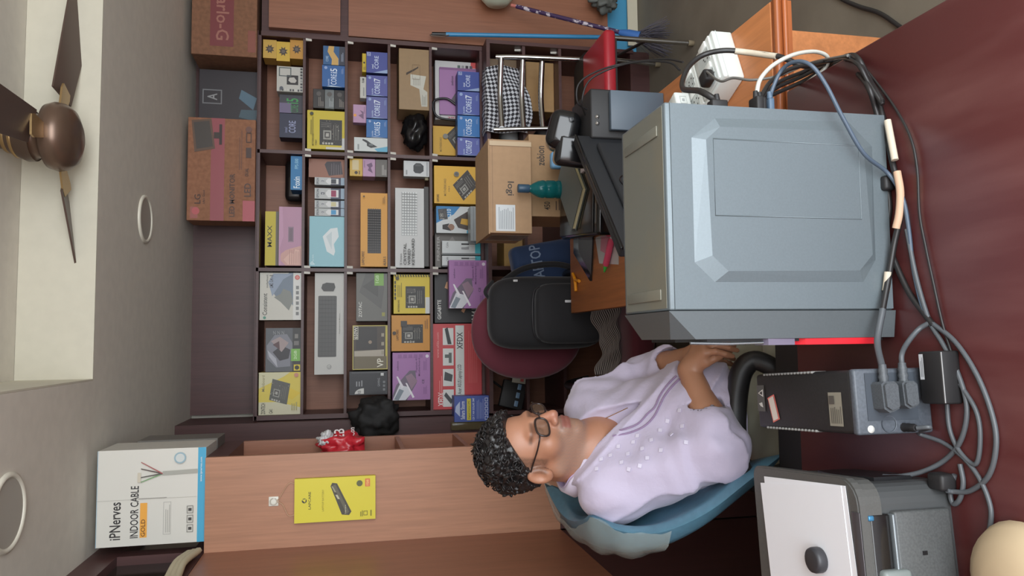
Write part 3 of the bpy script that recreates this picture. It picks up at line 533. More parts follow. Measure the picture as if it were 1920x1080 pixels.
item('monitor_carton', 'brown carton reading LED MONITOR standing on top of the shelf', 'box', (347, 484), (222, 414), 3.965, .17, 2.1366, KR, f, ztop=2.462)
def f(p): p.r(.0, .36, .62, .72, (124, 56, 58)); p.t('Carlo-G', .02, .44, .5, .18, (168, 112, 96)) if False else p.t('Carlo-G', -.0, .44, .52, .18, (168, 112, 96)); p.r(.66, .05, .86, .06, (176, 150, 120)); p.r(.0, .02, .3, .14, (136, 76, 62))
o = item('monitor_carton', 'brown carton with dark red band at the right end of the shelf top', 'box', (356, 482), (-60, 104), 3.965, .25, 2.1366, mat((132, 92, 68), .8, kind='speck', scale=50, bump=.05), None, ztop=2.455)
pr = Print(.46, .318); pr.r(.0+.1, .36, 1, .72, (120, 54, 56)); pr.t('Carlo-G', .17, .43, .62, .2, (160, 106, 92), 180); pr.r(.05, .02, .3, .14, (136, 76, 62)); pr.mb.build('front_print', o)
def f(p): p.r(.01, .01, .99, .99, (50, 44, 48)); p.t('A', .45, .7, .12, .16, (150, 150, 150)); p.fr(.38, .62, .64, .94, (120, 120, 122), .02); p.poly([(.3, .1), (.5, .34), (.66, .3), (.52, .04)], (86, 112, 128)); p.poly([(.1, .06), (.3, .02), (.3, .3), (.16, .34)], (70, 90, 100))
item('printer_carton', 'black carton with bluish picture between the two brown cartons', 'box', (375, 482), (132, 236), 4.1, .15, 2.1366, (44, 38, 42), f, ztop=2.44)
# ================================================================ COUNTER AND THE THINGS ON IT
DZ = .73
CTOP = mat((94, 45, 45), .36, kind='dust', c2=(116, 72, 70), scale=3, sx=(5, .8, 1), a=.45, b=.8, name='counter_laminate')
ct = tag(empty('shop_counter', (-.05, .9, 0)), 'dark maroon laminate counter in the foreground carrying the computer tower', 'counter')
b = MB(); b.bbox(WX+.003, .533, .33, 1.425, DZ-.03, DZ, CTOP, r=.004, seg=1); child(b, 'counter_top', ct)
b = MB(); b.box(WX+.02, .113, 1.4255, 1.515, DZ-.03, DZ-.006, mat((28, 26, 27), .6)); child(b, 'rear_strip', ct)  # flat black strip along the counter's far edge
b = MB(); b.box(.49, .51, .36, 1.38, 0, DZ-.031, CTOP); child(b, 'side_panel', ct)
b = MB(); b.box(WX+.02, .489, .38, .40, 0, DZ-.031, CTOP); child(b, 'front_panel', ct)
# ---- computer tower
GREY = mat((108, 118, 123), .36, .2, kind='speck', scale=300, lo=.97, hi=1.03, bump=.05, name='tower_paint')
GREYD = mat((88, 94, 97), .4, .1, kind='speck', scale=300, lo=.97, hi=1.03, bump=.05, name='bezel_plastic')
GREYT = mat((122, 124, 116), .45, .1, kind='dust', c2=(136, 130, 112), scale=6, name='tower_top_dust')
BLK = mat((30, 30, 32), .35); BLKM = mat((36, 35, 36), .55)
PY, PBx, PFx = 1.12, .389, .046
tw = tag(empty('computer_tower', (.2, 1.22, DZ)), 'grey computer tower case standing side-on on the counter', 'computer')
b = MB(); b.bbox(PFx, PBx, PY+.002, 1.322, DZ+.006, 1.1495, GREY, r=.003); child(b, 'chassis', tw)
b = MB(); b.box(PFx+.004, PBx-.004, PY+.012, 1.312, 1.1495, 1.1502, GREYT)
tp = child(b, 'top_cover', tw)
for x0, x1 in ((PFx+.018, PFx+.036), (PBx-.05, PBx-.032)):
    b = MB(); b.bbox(x0, x1, PY+.03, 1.30, 1.1503, 1.1528, GREYT, r=.008, seg=3); child(b, 'embossed_rib', tp)
# side panel with raised bevelled field
sp = MB(); sp.box(PFx+.002, PBx-.002, PY-.001, PY+.003, DZ+.008, 1.141, GREY)
def pw(x, y, Y=PY): q = onY(x, y, Y); return (q[0], q[2])
oo = [pw(*q) for q in ((1340, 222), (1590, 229), (1634, 275), (1641, 487), (1618, 529), (1340, 529), (1302, 492), (1296, 258))]
ii = [pw(*q) for q in ((1346, 240), (1587, 248), (1614, 280), (1631, 478), (1607, 508), (1362, 509), (1332, 480), (1320, 264))]
n = len(oo); vs = [(p[0], PY-.001, p[1]) for p in oo]+[(p[0], PY-.0075, p[1]) for p in ii]
sp.add(vs, [(i, (i+1) % n, n+(i+1) % n, n+i)[::1] for i in range(n)]+[list(range(n, 2*n))], GREY)
spo = child(sp, 'side_panel', tw)
r0 = pw(1333, 262); r1 = pw(1610, 412)
b = MB(); x0, x1, z0, z1 = r1[0], r0[0], r1[1], r0[1]
b.tube([(x0, PY-.0076, z0), (x1, PY-.0076, z0), (x1, PY-.0076, z1), (x0, PY-.0076, z1), (x0, PY-.0076, z0)], .0011, GREY, 6); child(b, 'pressed_outline', spo)
# front bezel (tapering towards the man), dark face and red trim
b = MB(); xa, xb = PFx-.001, -.001
A = [(xa, PY+.001, DZ+.002), (xa, 1.322, DZ+.002), (xa, 1.322, 1.151), (xa, PY+.001, 1.151)]
Bq = [(xb, PY+.003, DZ+.006), (xb, 1.315, DZ+.006), (xb, 1.315, 1.10), (xb, 1.28, 1.135), (xb, PY+.035, 1.135), (xb, PY+.003, 1.105)]
vs = A+Bq; fs = [(0, 1, 5, 4), (1, 2, 6, 5), (2, 7, 6), (2, 3, 8, 7), (3, 9, 8), (3, 0, 4, 9), (4, 5, 6, 7, 8, 9), (0, 3, 2, 1)]
b.add(vs, fs, GREYD); child(b, 'front_bezel', tw)
b = MB(); b.prism([(PY+.014, DZ+.02), (1.30, DZ+.02), (1.30, 1.08), (1.27, 1.12), (PY+.05, 1.12), (PY+.014, 1.08)], 'x', -.0012, -.006, BLK); fb = child(b, 'front_face', tw)
b = MB(); b.prism([(PY+.0, .77), (PY+.03, .765), (PY+.03, .925), (PY+.006, .905), (PY+.004, .85)], 'x', -.0014, -.012, mat((206, 36, 48), .35)); child(b, 'red_trim', fb)
b = MB(); b.prism([(PY+.006, .925), (PY+.03, .915), (PY+.04, .96), (PY+.03, .985), (PY+.004, .975)], 'x', -.0014, -.012, mat((130, 122, 142), .25, .3)); child(b, 'badge', fb)
b = MB(); b.tube([(-.008, PY+.012, .98), (-.009, PY+.012, 1.04), (-.007, PY+.014, 1.11)], .0025, mat((170, 176, 180), .2, .8), 6); child(b, 'silver_strip', fb)
for x in (.08, .35):
    for y in (1.15, 1.29):
        b = MB(); b.lathe([(.012, DZ), (.013, DZ+.006)], BLK, 10, c=(x, y, 0)); child(b, 'foot', tw)
# plugs in the back of the tower
def conn(y, z, sz, c, Yc=1.19):
    p = onX(z, y, PBx)  # only for height
    return p
def plugbox(name, x0, x1, zc, yc, sx, sz, m, par, boot=True):
    b = MB(); b.bbox(x0, x1, yc-sx/2, yc+sx/2, zc-sz/2, zc+sz/2, m, r=.003)
    if boot: b.tube([(x1, yc, zc), (x1+.012, yc, zc+.001)], .0045, m, 8, rads=[.0055, .004])
    return child(b, name, par)
ZP = lambda px: float(onY(px, 195, 1.16)[2])
plugbox('power_socket_plug', PBx, PBx+.02, ZP(1345), 1.16, .022, .03, BLKM, tw)
plugbox('video_plug', PBx, PBx+.03, ZP(1418), 1.16, .03, .014, BLKM, tw)
plugbox('video_plug', PBx, PBx+.03, ZP(1428), 1.165, .03, .010, BLKM, tw)
plugbox('usb_plug', PBx, PBx+.03, ZP(1444), 1.16, .014, .011, mat((84, 104, 124), .45), tw)
plugbox('audio_plug', PBx, PBx+.012, ZP(1471), 1.16, .008, .007, mat((190, 206, 120), .4), tw, False)
# ---- UPS
ups = tag(empty('ups_unit', (-.103, 1.05, DZ), .068), 'black battery backup unit with two plugs in its grey back', 'ups')
def cl(mb, name, par, label=None):   # built in the parent's own space
    o = mb.build(name, par, label=label); return o
UB = mat((38, 37, 38), .5, kind='speck', scale=260, bump=.2); UG = mat((84, 90, 98), .45, kind='speck', scale=200, bump=.05)
b = MB(); b.bbox(-.051, .051, .012, .298, .004, .14, UB, r=.006, seg=2); cl(b, 'housing', ups)
b = MB(); b.bbox(-.052, .052, .0, .014, .003, .141, UG, r=.004, seg=2); up = cl(b, 'rear_panel', ups)
b = MB(); b.box(-.03, .045, -.0012, .0, .03, .122, mat((66, 72, 80), .5)); cl(b, 'socket_plate', up)
b = MB(); b.lathe([(.0135, -.0018), (.0135, 0), (.0122, 0), (.0122, -.0018), (.0135, -.0018)], UG, 20, c=(-.036, .0, .085), axis='y'); cl(b, 'fuse_ring', up)
b = MB(); b.lathe([(.0001, -.001), (.006, -.001), (.006, 0)], mat((220, 220, 214), .4), 14, c=(-.043, 0, .118), axis='y'); cl(b, 'round_sticker', up)
for s in (-1, 1):
    for i in range(16):
        b = MB(); y = .11+.0102*i; b.bbox(s*.05-.0022, s*.05+.0022, y, y+.0035, .112, .1425, mat((120, 118, 114), .4), r=.001, seg=1); cl(b, 'vent_rib', ups)
p = Print(.06, .03, M=T(.0, .235, .1401, 0, -math.pi/2)); p.fr(.1, .1, .9, .9, (226, 120, 110), .06); p.r(.14, .2, .86, .8, (226, 216, 206)); o = p.mb.build('pink_sticker', ups); o.rotation_euler = (0, 0, .3); o.location = (.06, .0, 0)
p = Print(.055, .035, M=T(-.012, .035, .1401, 0, -math.pi/2)); p.r(0, 0, 1, 1, (150, 146, 132)); p.lines(.08, .1, .6, .9, 6, (96, 92, 84), .4); p.r(.65, .5, .9, .9, (90, 86, 80)); p.mb.build('rating_label', ups)
p = Print(.05, .03, M=T(.005, .268, .1402, 0, -math.pi/2)); p.r(0, 0, 1, .9, (92, 92, 90)); p.poly([(.55, .15), (.85, .15), (.7, .75)], (230, 230, 226)); p.poly([(.62, .24), (.78, .24), (.7, .6)], (60, 58, 56)); p.poly([(.15, .2), (.35, .3), (.3, .7), (.2, .5)], (220, 220, 216)); p.mb.build('warning_sticker', ups)
PLG = mat((78, 82, 86), .5, kind='speck', scale=500, lo=.9, hi=1.25)
for zz, xx, k in ((.098, .012, 1.0), (.062, .014, .9)):
    b = MB(); q = [(-.022, -.012), (-.012, -.022), (.012, -.022), (.022, -.008), (.016, .018), (-.016, .018)]
    b.prism([(xx+a*k*1.05, zz+c*k*.8) for a, c in [(-.026, -.006), (-.022, -.018), (.014, -.018), (.018, -.012), (.018, .012), (.014, .018), (-.022, .016), (-.028, .004)]], 'y', -.026, -.001, PLG)
    b.prism([(xx+a*k*.9, zz+c*k*.66) for a, c in [(-.026, -.006), (-.022, -.018), (.014, -.018), (.018, -.012), (.018, .012), (.014, .018), (-.022, .016), (-.028, .004)]], 'y', -.031, -.026, PLG)
    cl(b, 'plug', ups)
    b = MB(); b.tube([(xx+.016+.005*i, -.014, zz) for i in range(7)], .006, PLG, 10, rads=[.008, .0065, .008, .0062, .0075, .006, .006]); cl(b, 'strain_relief', ups)
b = MB(); b.tube([(-.042, -.001-.005*i, .058) for i in range(6)], .006, BLKM, 10, rads=[.0075, .0062, .0072, .006, .0068, .005]); cl(b, 'cord_boot', ups)
# power adapter lying beside it
ad = tag(empty('power_brick', (-.066, 1.012, DZ), .05), 'black power adapter brick with white barcode label, before the battery backup', 'adapter')
b = MB(); b.bbox(-.04, .042, -.024, .024, 0, .034, BLKM, r=.003); cl(b, 'brick', ad)
b = MB(); b.tube([(-.038, -.0235, .0325), (.040, -.0235, .0325)], .001, mat((150, 150, 150), .3), 6); cl(b, 'edge_seam', ad)
p = Print(.04, .009, M=T(.018, .012, .0342, 0, -math.pi/2)); p.r(0, 0, 1, 1, (206, 210, 214)); p.lines(.1, .2, .9, .8, 2, (120, 124, 130), .4); p.mb.build('barcode_label', ad)
# ---- printer
PT = .172
pr_ = tag(empty('printer', (-.215, 1.02, DZ), .09), 'black multifunction printer with papers on its lid at the counter\'s left edge', 'printer')
PB = mat((86, 86, 84), .42, kind='speck', scale=300, lo=.95, hi=1.05, bump=.1); PBd = mat((72, 74, 75), .45); PLt = mat((96, 100, 102), .4)
def rpoly(x0, x1, y0, y1, r=.035, rr=None, n=5):
    pts = []
    for cx, cy, a0, r_ in ((x1, y1, 0, rr if rr is not None else r), (x0, y1, 90, r), (x0, y0, 180, r), (x1, y0, 270, r)):
        sx = -1 if cx == x1 else 1; sy = -1 if cy == y1 else 1
        for i in range(n+1):
            a = math.radians(a0+90*i/n); pts.append((cx+sx*r_+r_*math.cos(a), cy+sy*r_+r_*math.sin(a)))
    return pts
b = MB(); b.prism(rpoly(-.42, -.012, .008, .29, .03), 'z', .0, .128, PBd, smooth=False); cl(b, 'base', pr_)
b = MB(); b.prism(rpoly(-.42, -.004, .0, .296, .035, .02), 'z', .13, PT-.016, PB); cl(b, 'scanner_body', pr_)
b = MB(); b.prism(rpoly(-.42, .0, -.004, .30, .04, .02), 'z', PT-.014, PT-.002, PB); b.prism(rpoly(-.417, -.003, -.001, .297, .038, .02), 'z', PT-.002, PT, PB); lid = cl(b, 'scanner_lid', pr_)
b = MB(); b.bbox(-.40, -.05, -.006, .012, PT+.0, PT+.002, mat((70, 66, 70), .3), r=.001); cl(b, 'control_strip', lid)
b = MB(); b.bbox(-.38, -.052, -.004, .02, .012, .112, mat((82, 84, 84), .45, kind='speck', scale=300, bump=.1), r=.004); tr = cl(b, 'paper_tray', pr_)
b = MB(); b.box(-.118, -.112, -.0052, -.003, .062, .070, BLK); cl(b, 'tray_hole', tr)
b = MB(); b.bbox(-.40, -.055, -.001, .012, .118, .152, mat((30, 28, 28), .15), r=.003); cl(b, 'output_slot', pr_)
b = MB(); b.bbox(-.40, -.055, -.007, .006, .112, .118, mat((120, 126, 130), .25, .4), r=.002); cl(b, 'slot_lip', pr_)
b = MB(); b.bbox(-.24, -.135, -.014, .01, .098, .146, mat((128, 136, 134), .4), r=.006); cl(b, 'latch', pr_)
b = MB(); b.bbox(-.064, -.056, -.003, .02, .146, .156, mat((70, 130, 170), .2, .3), r=.002); cl(b, 'blue_tab', pr_)
b = MB(); b.prism([(.05, .03), (.11, .02), (.19, .03), (.2, .1), (.12, .118), (.05, .1)], 'x', -.0125, -.006, BLK); cl(b, 'side_recess', pr_)
PZ_ = DZ+PT+.0006
WHT = mat((244, 247, 253), .7)
for i, (q, lb) in enumerate((([(1433, 893), (1585, 911), (1612, 1110), (1455, 1110)], 'white paper sheet underneath on the printer lid'), ([(1427, 905), (1578, 911), (1602, 1110), (1450, 1110)], 'white paper sheet on top of the printer, under the black puck'))):
    pts = [onZ(*p, PZ_)[:2] for p in q]; b = MB(); b.prism([tuple(map(float, p)) for p in pts], 'z', PZ_+.0008*i, PZ_+.0008*i+.0006, WHT); thing(b, 'paper_sheet', lb, 'paper', 'papers on the printer')
q = onZ(1545, 1052, PZ_+.0015)
b = MB(); b.lathe([(.0001, 0), (.0195, 0), (.0205, .003), (.0205, .012), (.019, .0165), (.016, .0175), (.0001, .0172)], mat((56, 56, 60), .45), 26, c=(q[0], q[1]+.008, PZ_+.0022)); thing(b, 'ink_pad', 'small round black tin on the white papers', 'tin')
# ---- cables on the counter
CB = mat((40, 38, 38), .4); CG = mat((86, 90, 94), .4); CBl = mat((80, 94, 110), .4); CW = mat((208, 196, 176), .6)
def cable(name, label, pts, r, m, group='loose cables on the counter', par=None, extra=None):
    b = MB(); b.tube(crom(pts, 7), r, m, 7); o = thing(b, name, label, 'cable', group)
    if extra:
        for nm, pp, rr, mm in extra: e = MB(); e.tube(crom(pp, 5), rr, mm, 7); child(e, nm, o)
    return o
def zp(px, py, z=DZ+.0045): return tuple(onZ(px, py, z))
def yp(px, py, Y): return tuple(onY(px, py, Y))
ua = Matrix.Translation((-.103, 1.05, DZ)) @ Matrix.Rotation(.068, 4, 'Z')
pl1 = ua @ Vector((.052, -.014, .098)); pl2 = ua @ Vector((.052, -.014, .062)); bo = ua @ Vector((-.042, -.028, .058))
tail = [zp(1600, 104, .745), zp(1625, 140, .745), zp(1645, 185), zp(1660, 240), zp(1672, 300), zp(1684, 350), zp(1688, 400, .74), zp(1676, 460, .745)]
rest = [zp(1666, 520, .755), zp(1655, 580, .775), zp(1645, 640, .80)]
cable('power_cable', 'thick black power cable patched with white tape running to the battery backup', [yp(1560, 118, 1.42)]+tail+rest+[pl1], .0052, CB,
      extra=[('white_tape', [zp(1664, 226, .742), zp(1672, 268, .742), zp(1678, 300, .742)], .0062, CW), ('white_tape', [zp(1682, 322, .742), zp(1688, 360, .742), zp(1686, 400, .744), zp(1680, 428, .746)], .0066, mat((206, 170, 142), .6)), ('white_tape', [zp(1665, 510, .755), zp(1663, 530, .757), zp(1661, 545, .759)], .0064, CW), ('grey_sheath', rest[1:]+[pl1], .0056, CG)])
cable('power_cable', 'black cable running beside the white-taped one along the tower foot', [yp(1575, 112, 1.40), zp(1620, 150, .75), zp(1642, 205, .742), zp(1650, 250), zp(1656, 300), zp(1662, 340), zp(1668, 390), zp(1664, 450), zp(1700, 540), zp(1735, 590), zp(1750, 610)], .005, CB)
b = MB(); q = zp(1662, 345, .742); b.bbox(q[0]-.012, q[0]+.014, q[1]-.01, q[1]+.012, DZ+.001, DZ+.022, BLKM, r=.005); thing(b, 'cable_joiner', 'black plug joiner lying at the foot of the tower', 'plug')
cable('usb_cable', 'blue-grey cable arching over the back of the tower and down its side', [(PBx+.028, 1.16, ZP(1444)), yp(1448, 168, 1.16), yp(1465, 132, 1.15), yp(1490, 116, 1.12), yp(1520, 122, 1.09), yp(1548, 158, 1.085), yp(1580, 220, 1.085), yp(1620, 288, 1.09), zp(1665, 325, .75), zp(1692, 370, .74), zp(1704, 430), zp(1712, 500), zp(1728, 570), zp(1745, 604)], .0036, CBl)
cable('usb_cable', 'thin black wire wandering furthest right over the counter', [zp(1605, 108, .74), zp(1640, 150), zp(1680, 205), zp(1708, 260), zp(1720, 320), zp(1724, 400), zp(1736, 465), zp(1750, 530), zp(1768, 610), zp(1790, 680), zp(1808, 740)], .0022, CB)
cable('power_cable', 'black cable looping from the cable knot to the battery backup\'s second plug', [zp(1745, 604), zp(1722, 618, .745), zp(1700, 645, .77), (pl2[0]+.02, pl2[1], pl2[2]), pl2], .0042, CG)
cable('power_cable', 'grey cable looping wide around to the printer\'s side', [zp(1700, 430), zp(1718, 520), zp(1742, 600), zp(1768, 645), zp(1796, 700), zp(1813, 765), zp(1802, 825), zp(1772, 862), zp(1730, 884, .75), zp(1685, 893, .77), zp(1655, 893, .79)], .004, CG)
cable('power_cable', 'grey cable making the outermost loop behind the printer', [zp(1745, 604), zp(1790, 640), zp(1830, 700), zp(1858, 770), zp(1868, 830), zp(1855, 890), zp(1820, 920), zp(1788, 922, .74), (float(onZ(1775, 920, .75)[0]), float(onZ(1775, 920, .75)[1]), .75)], .004, CG)
cable('power_cable', 'black cord leaving the battery backup\'s back towards the counter edge', [bo, tuple(Vector(bo)+Vector((.002, -.014, -.012))), zp(1722, 812, .75), zp(1768, 830), zp(1808, 860), zp(1838, 900), zp(1857, 950), zp(1856, 990), zp(1845, 1030)], .0036, CG)
cable('power_cable', 'grey cable curling between the battery backup and the printer', [zp(1776, 690), zp(1776, 760), zp(1782, 810), zp(1802, 850), zp(1830, 870), zp(1838, 820), zp(1830, 770), zp(1800, 720)], .0036, CG)
cable('power_cable', 'short grey cable loop beside the printer\'s foot', [zp(1800, 870), zp(1806, 905), zp(1800, 935), zp(1788, 945), zp(1782, 925), zp(1790, 890)], .004, CG)
b = MB(); q = zp(1765, 905, .75); b.bbox(q[0]-.012, q[0]+.014, q[1]-.012, q[1]+.02, DZ+.001, DZ+.03, BLKM, r=.005); thing(b, 'power_plug', 'black clear-sleeved plug beside the printer\'s base', 'plug')
# cream rounded shape on the counter, standing in for a fingertip at the lens
q = onZ(1930, 1090, DZ)
b = MB(); b.lathe([(.0001, .05), (.035, .048), (.06, .04), (.08, .026), (.088, .012), (.084, .0006)], mat((206, 184, 150), .6), 28, c=(float(q[0])-.005, float(q[1])-.005, DZ)); thing(b, 'fingertip_stand_in', 'cream coloured rounded shape at the bottom right corner of the picture', 'stand-in')
# ================================================================ WOODEN DESK BEHIND THE TOWER
OAK = mat((206, 132, 80), .4, kind='wood', axis='y', name='desk_wood', lo=.82, hi=1.1)
dk = tag(empty('wooden_desk', (.436, 2.26, 0)), 'orange-brown wooden desk behind the computer tower', 'desk')
b = MB(); b.bbox(.115, .757, 1.475, 3.08, DZ-.028, DZ, OAK, r=.003); child(b, 'desk_top', dk)
MO = mat((186, 104, 56), .35, kind='wood', axis='x', name='desk_moulding')
b = MB(); b.tube([(.115, 1.462, DZ-.008), (.757, 1.462, DZ-.008)], .0085, MO, 8); b.tube([(.115, 1.456, DZ-.024), (.757, 1.456, DZ-.024)], .006, MO, 8); b.box(.115, .757, 1.462, 1.475, DZ-.045, DZ-.002, MO); child(b, 'edge_moulding', dk)
b = MB(); b.box(.15, .72, 1.53, 1.55, .02, DZ-.029, OAK); child(b, 'end_panel', dk)
b = MB(); b.box(.62, .64, 1.55, 3.04, .25, DZ-.029, OAK); child(b, 'modesty_panel', dk)
b = MB(); b.box(.15, .72, 3.03, 3.05, 0, DZ-.029, OAK); child(b, 'end_panel', dk)
b = MB(); b.box(.15, .80, 1.50, 1.60, 0, .06, OAK); child(b, 'foot_rail', dk)
GL = mat((22, 22, 24), .12); MT = mat((40, 42, 46), .5)
# monitor seen from behind
m0 = Vector((.225, 1.735)); m1 = Vector((.613, 2.105)); dv = (m1-m0); L_ = dv.length; ang = math.atan2(dv.y, dv.x)
mo = tag(empty('monitor', ((m0.x+m1.x)/2, (m0.y+m1.y)/2, DZ), ang), 'black monitor seen from behind, on the wooden desk', 'monitor')
b = MB(); b.bbox(-L_/2, L_/2, 0, .03, .045, .27, MT, r=.006); cl(b, 'back_shell', mo)
b = MB(); b.bbox(-L_/2+.06, L_/2-.06, -.018, 0.002, .07, .22, MT, r=.012, seg=3); bs = cl(b, 'rear_bulge', mo)
b = MB(); b.lathe([(.036, -.0205), (.036, -.018), (.033, -.018), (.033, -.0205), (.036, -.0205)], mat((30, 30, 33), .3), 24, c=(.0, 0, .17), axis='y'); cl(b, 'round_logo', bs)
p = Print(.04, .03, M=T(.0, -.019, .155)); p.poly([(.2, .3), (.35, .9), (.45, .9), (.3, .3)], (170, 174, 178)); p.poly([(.55, .1), (.7, .7), (.85, .7), (.75, .4), (.65, .4), (.62, .1)], (170, 174, 178)); p.mb.build('logo', bs)
b = MB(); b.bbox(-L_/2, L_/2, -.002, .008, .262, .272, GL, r=.003); cl(b, 'top_edge', mo)
b = MB(); b.box(-.03, .03, .012, .03, .006, .05, GL); b.bbox(-.1, .1, -.05, .1, .0, .007, GL, r=.003); cl(b, 'stand', mo)
# glossy black printer with the notebook on it
dp = tag(empty('black_printer', (.56, 2.56, DZ), -.1), 'glossy black printer behind the monitor with an open notebook on it', 'printer')
b = MB(); b.bbox(-.19, .15, -.24, .21, .0, .125, GL, r=.012, seg=3); cl(b, 'body', dp)
b = MB(); b.bbox(-.18, .14, -.2, .2, .125, .131, mat((34, 33, 34), .2), r=.004); cl(b, 'lid', dp)
for k in range(4): b = MB(); b.lathe([(.0001, -.002), (.006, -.001), (.006, 0)], mat((190, 60, 50) if k == 0 else (170, 170, 170), .25), 10, c=(-.13+.07*k, -.241, .08), axis='y'); cl(b, 'button', dp)
dpz = DZ+.131
nb = tag(empty('notebook', (.56, 2.6, dpz+.001), .55), 'dark green notebook with cream pages open on the black printer', 'notebook')
b = MB(); b.box(-.115, .115, -.075, .075, .004, .016, mat((214, 204, 160), .8)); cl(b, 'pages', nb)
b = MB(); b.box(-.12, .12, -.08, .08, .0165, .0185, mat((66, 76, 70), .6, kind='cloth')); b.box(-.12, .12, -.08, .08, 0, .003, mat((66, 76, 70), .6, kind='cloth')); cl(b, 'cover', nb)
nb.scale = (1.15, 1.15, 1); nb.rotation_euler = (0, 0, .75); nb.location = (.555, 2.58, dpz+.001)
b = MB(); b.bbox(.58, .68, 2.40, 2.46, dpz+.0005, dpz+.012, mat((200, 196, 206), .5), r=.002); thing(b, 'card_stack', 'small white card stack under the notebook\'s corner', 'card')
b = MB(); q = onY(1046, 300, 2.72); b.bbox(q[0]-.035, q[0]+.03, 2.70, 2.74, dpz+.0005, q[2]+.03, mat((120, 170, 210), .45), r=.012, seg=3); o = thing(b, 'sticker_pack', 'small pink and blue pack behind the notebook', 'pack')
b = MB(); b.bbox(q[0]-.02, q[0]+.025, 2.697, 2.70, dpz+.03, q[2]+.015, mat((220, 120, 160), .5), r=.001); child(b, 'pink_patch', o)
# teal water bottle
TE = mat((30, 128, 132), .12, kind='glass', trans=.55, ior=1.3); q = onY(1000, 352, 2.68)
zb = dpz+.0006; bt = tag(empty('water_bottle', (float(q[0]), 2.70, zb)), 'teal plastic water bottle standing before the cardboard cartons', 'bottle')
hb = float(onY(990, 352, 2.70)[2])-zb
b = MB(); b.lathe([(.0001, 0), (.030, .001), (.034, .006), (.034, .03), (.031, .036), (.034, .042), (.034, .07), (.031, .076), (.034, .082), (.034, hb*.62), (.03, hb*.74), (.02, hb*.88), (.014, hb*.94), (.014, hb)], TE, 24); cl(b, 'bottle_body', bt)
ht = float(onY(971, 352, 2.70)[2])-zb
b = MB(); b.lathe([(.0155, hb-.004), (.0165, hb), (.0165, ht-.002), (.015, ht), (.0001, ht)], mat((50, 80, 104), .4), 18); cl(b, 'cap', bt)
# cartons at the far end of the desk
KRA = mat((172, 140, 108), .8, kind='speck', scale=40, lo=.96, hi=1.03, bump=.05, name='kraft')
KRB = mat((164, 132, 98), .8, kind='speck', scale=40, lo=.96, hi=1.03, bump=.05, name='kraft_tan')
def f(p): p.t('zebion', .62, .74, .24, .13, (56, 44, 34)); p.t('ECO-2 (450)', .38, .3, .4, .12, (60, 48, 38)); p.fr(.35, .24, .84, .48, (70, 56, 44), .006); p.t('450', .08, .66, .1, .1, (60, 48, 38)); p.lines(.08, .5, .22, .6, 2, (100, 80, 62), .4)
o = item('carton', 'brown carton with black lettering and oval outline at the bottom of the carton pair', 'box', (992, 1054), (253, 406), 2.80, .26, DZ+.0006, KRB, f)
ztop = float(onY(992, 330, 2.80)[2])
def f(p): p.t('logi', .4, .42, .15, .2, (56, 46, 40), 180); p.r(.0+.04, .34, .34, .78, (206, 210, 212)) if False else p.r(.02, .4, .3, .86, (208, 212, 214)); p.lines(.04, .44, .28, .82, 9, (140, 146, 150), .35); p.r(.0, .93, 1, .94, (140, 112, 84)); p.poly([(.93, .0), (.98, 0), (.98, 1), (.93, 1)], (190, 166, 134))
o = item('carton', 'brown carton with upside-down lettering and a white label, on top of the other carton', 'box', (918, 992), (262, 437), 2.76, .3, ztop+.0006, KRA, f)
lg = o; w2 = (onY(955, 262, 2.76)[0]-onY(955, 437, 2.76)[0]); h2 = float(onY(918, 350, 2.76)[2])-ztop
b = MB(); b.add([(-w2/2, 0, h2), (w2/2, 0, h2), (w2/2+.004, -.05, h2+.035), (-w2/2-.008, -.04, h2+.045)], [(0, 1, 2, 3), (3, 2, 1, 0)], KRA) if False else b.box(-w2/2-.004, w2/2, .0, .3, h2-.001, h2+.004, KRA); b.build('top_flap', o)
b = MB(); b.box(-w2/2-.002, -w2/2-.0005, .05, .2, .0, h2*.9, mat((196, 190, 176), .15, kind='film', alpha=.35)); b.build('clear_tape', o)
# plastic film rags on the carton edge
# things on the left part of the desk
def flat(name, label, cat, pts, z, t, m): b = MB(); b.prism([tuple(map(float, onZ(*p, z)[:2])) for p in pts], 'z', z, z+t, m); return thing(b, name, label, cat)
o = flat('tablet', 'flat black tablet lying on the wooden desk', 'tablet', [(1079, 415), (1113, 444), (1110, 527), (1079, 475)], DZ+.0006, .009, GL)
pts = [onZ(*p, DZ+.012)[:2] for p in ((1083, 425), (1110, 450), (1107, 515), (1084, 472))]
b = MB(); b.prism([tuple(map(float, p)) for p in pts], 'z', DZ+.0097, DZ+.0103, mat((60, 58, 58), .3)); child(b, 'screen', o)
flat('paper_sheet', 'white printed leaflet on the desk under the pink highlighter', 'paper', [(1112, 418), (1160, 425), (1160, 496), (1124, 494)], DZ+.0006, .001, mat((206, 206, 208), .7))
flat('paper_sheet', 'pink paper slip lying on the white leaflet', 'paper', [(1128, 430), (1146, 436), (1140, 478), (1126, 470)], DZ+.0018, .0008, mat((222, 150, 170), .7))
a0 = Vector(onZ(1150, 432, DZ+.016)); a1 = Vector(onZ(1133, 510, DZ+.016)); dvec = (a1-a0)
hl = MB(); hl.tube([a0+dvec*.18, a0+dvec*.25, a0+dvec*.8, a0+dvec*.84], .012, mat((226, 84, 120), .4), 12, rads=[.008, .012, .012, .009]); o = thing(hl, 'glue_bottle', 'pink marker bottle with green tip on the desk', 'marker')
b = MB(); b.tube([a0+dvec*.845, a0+dvec*.9, a1], .006, mat((70, 190, 80), .4), 10, rads=[.008, .007, .003]); child(b, 'green_tip', o)
b = MB(); b.tube([a0, a0+dvec*.175], .01, mat((200, 196, 196), .2), 10, rads=[.012, .008]); child(b, 'clear_cap', o)
q = [Vector(onZ(*p, DZ+.008)) for p in ((1074, 513), (1078, 525), (1076, 540), (1080, 546))]
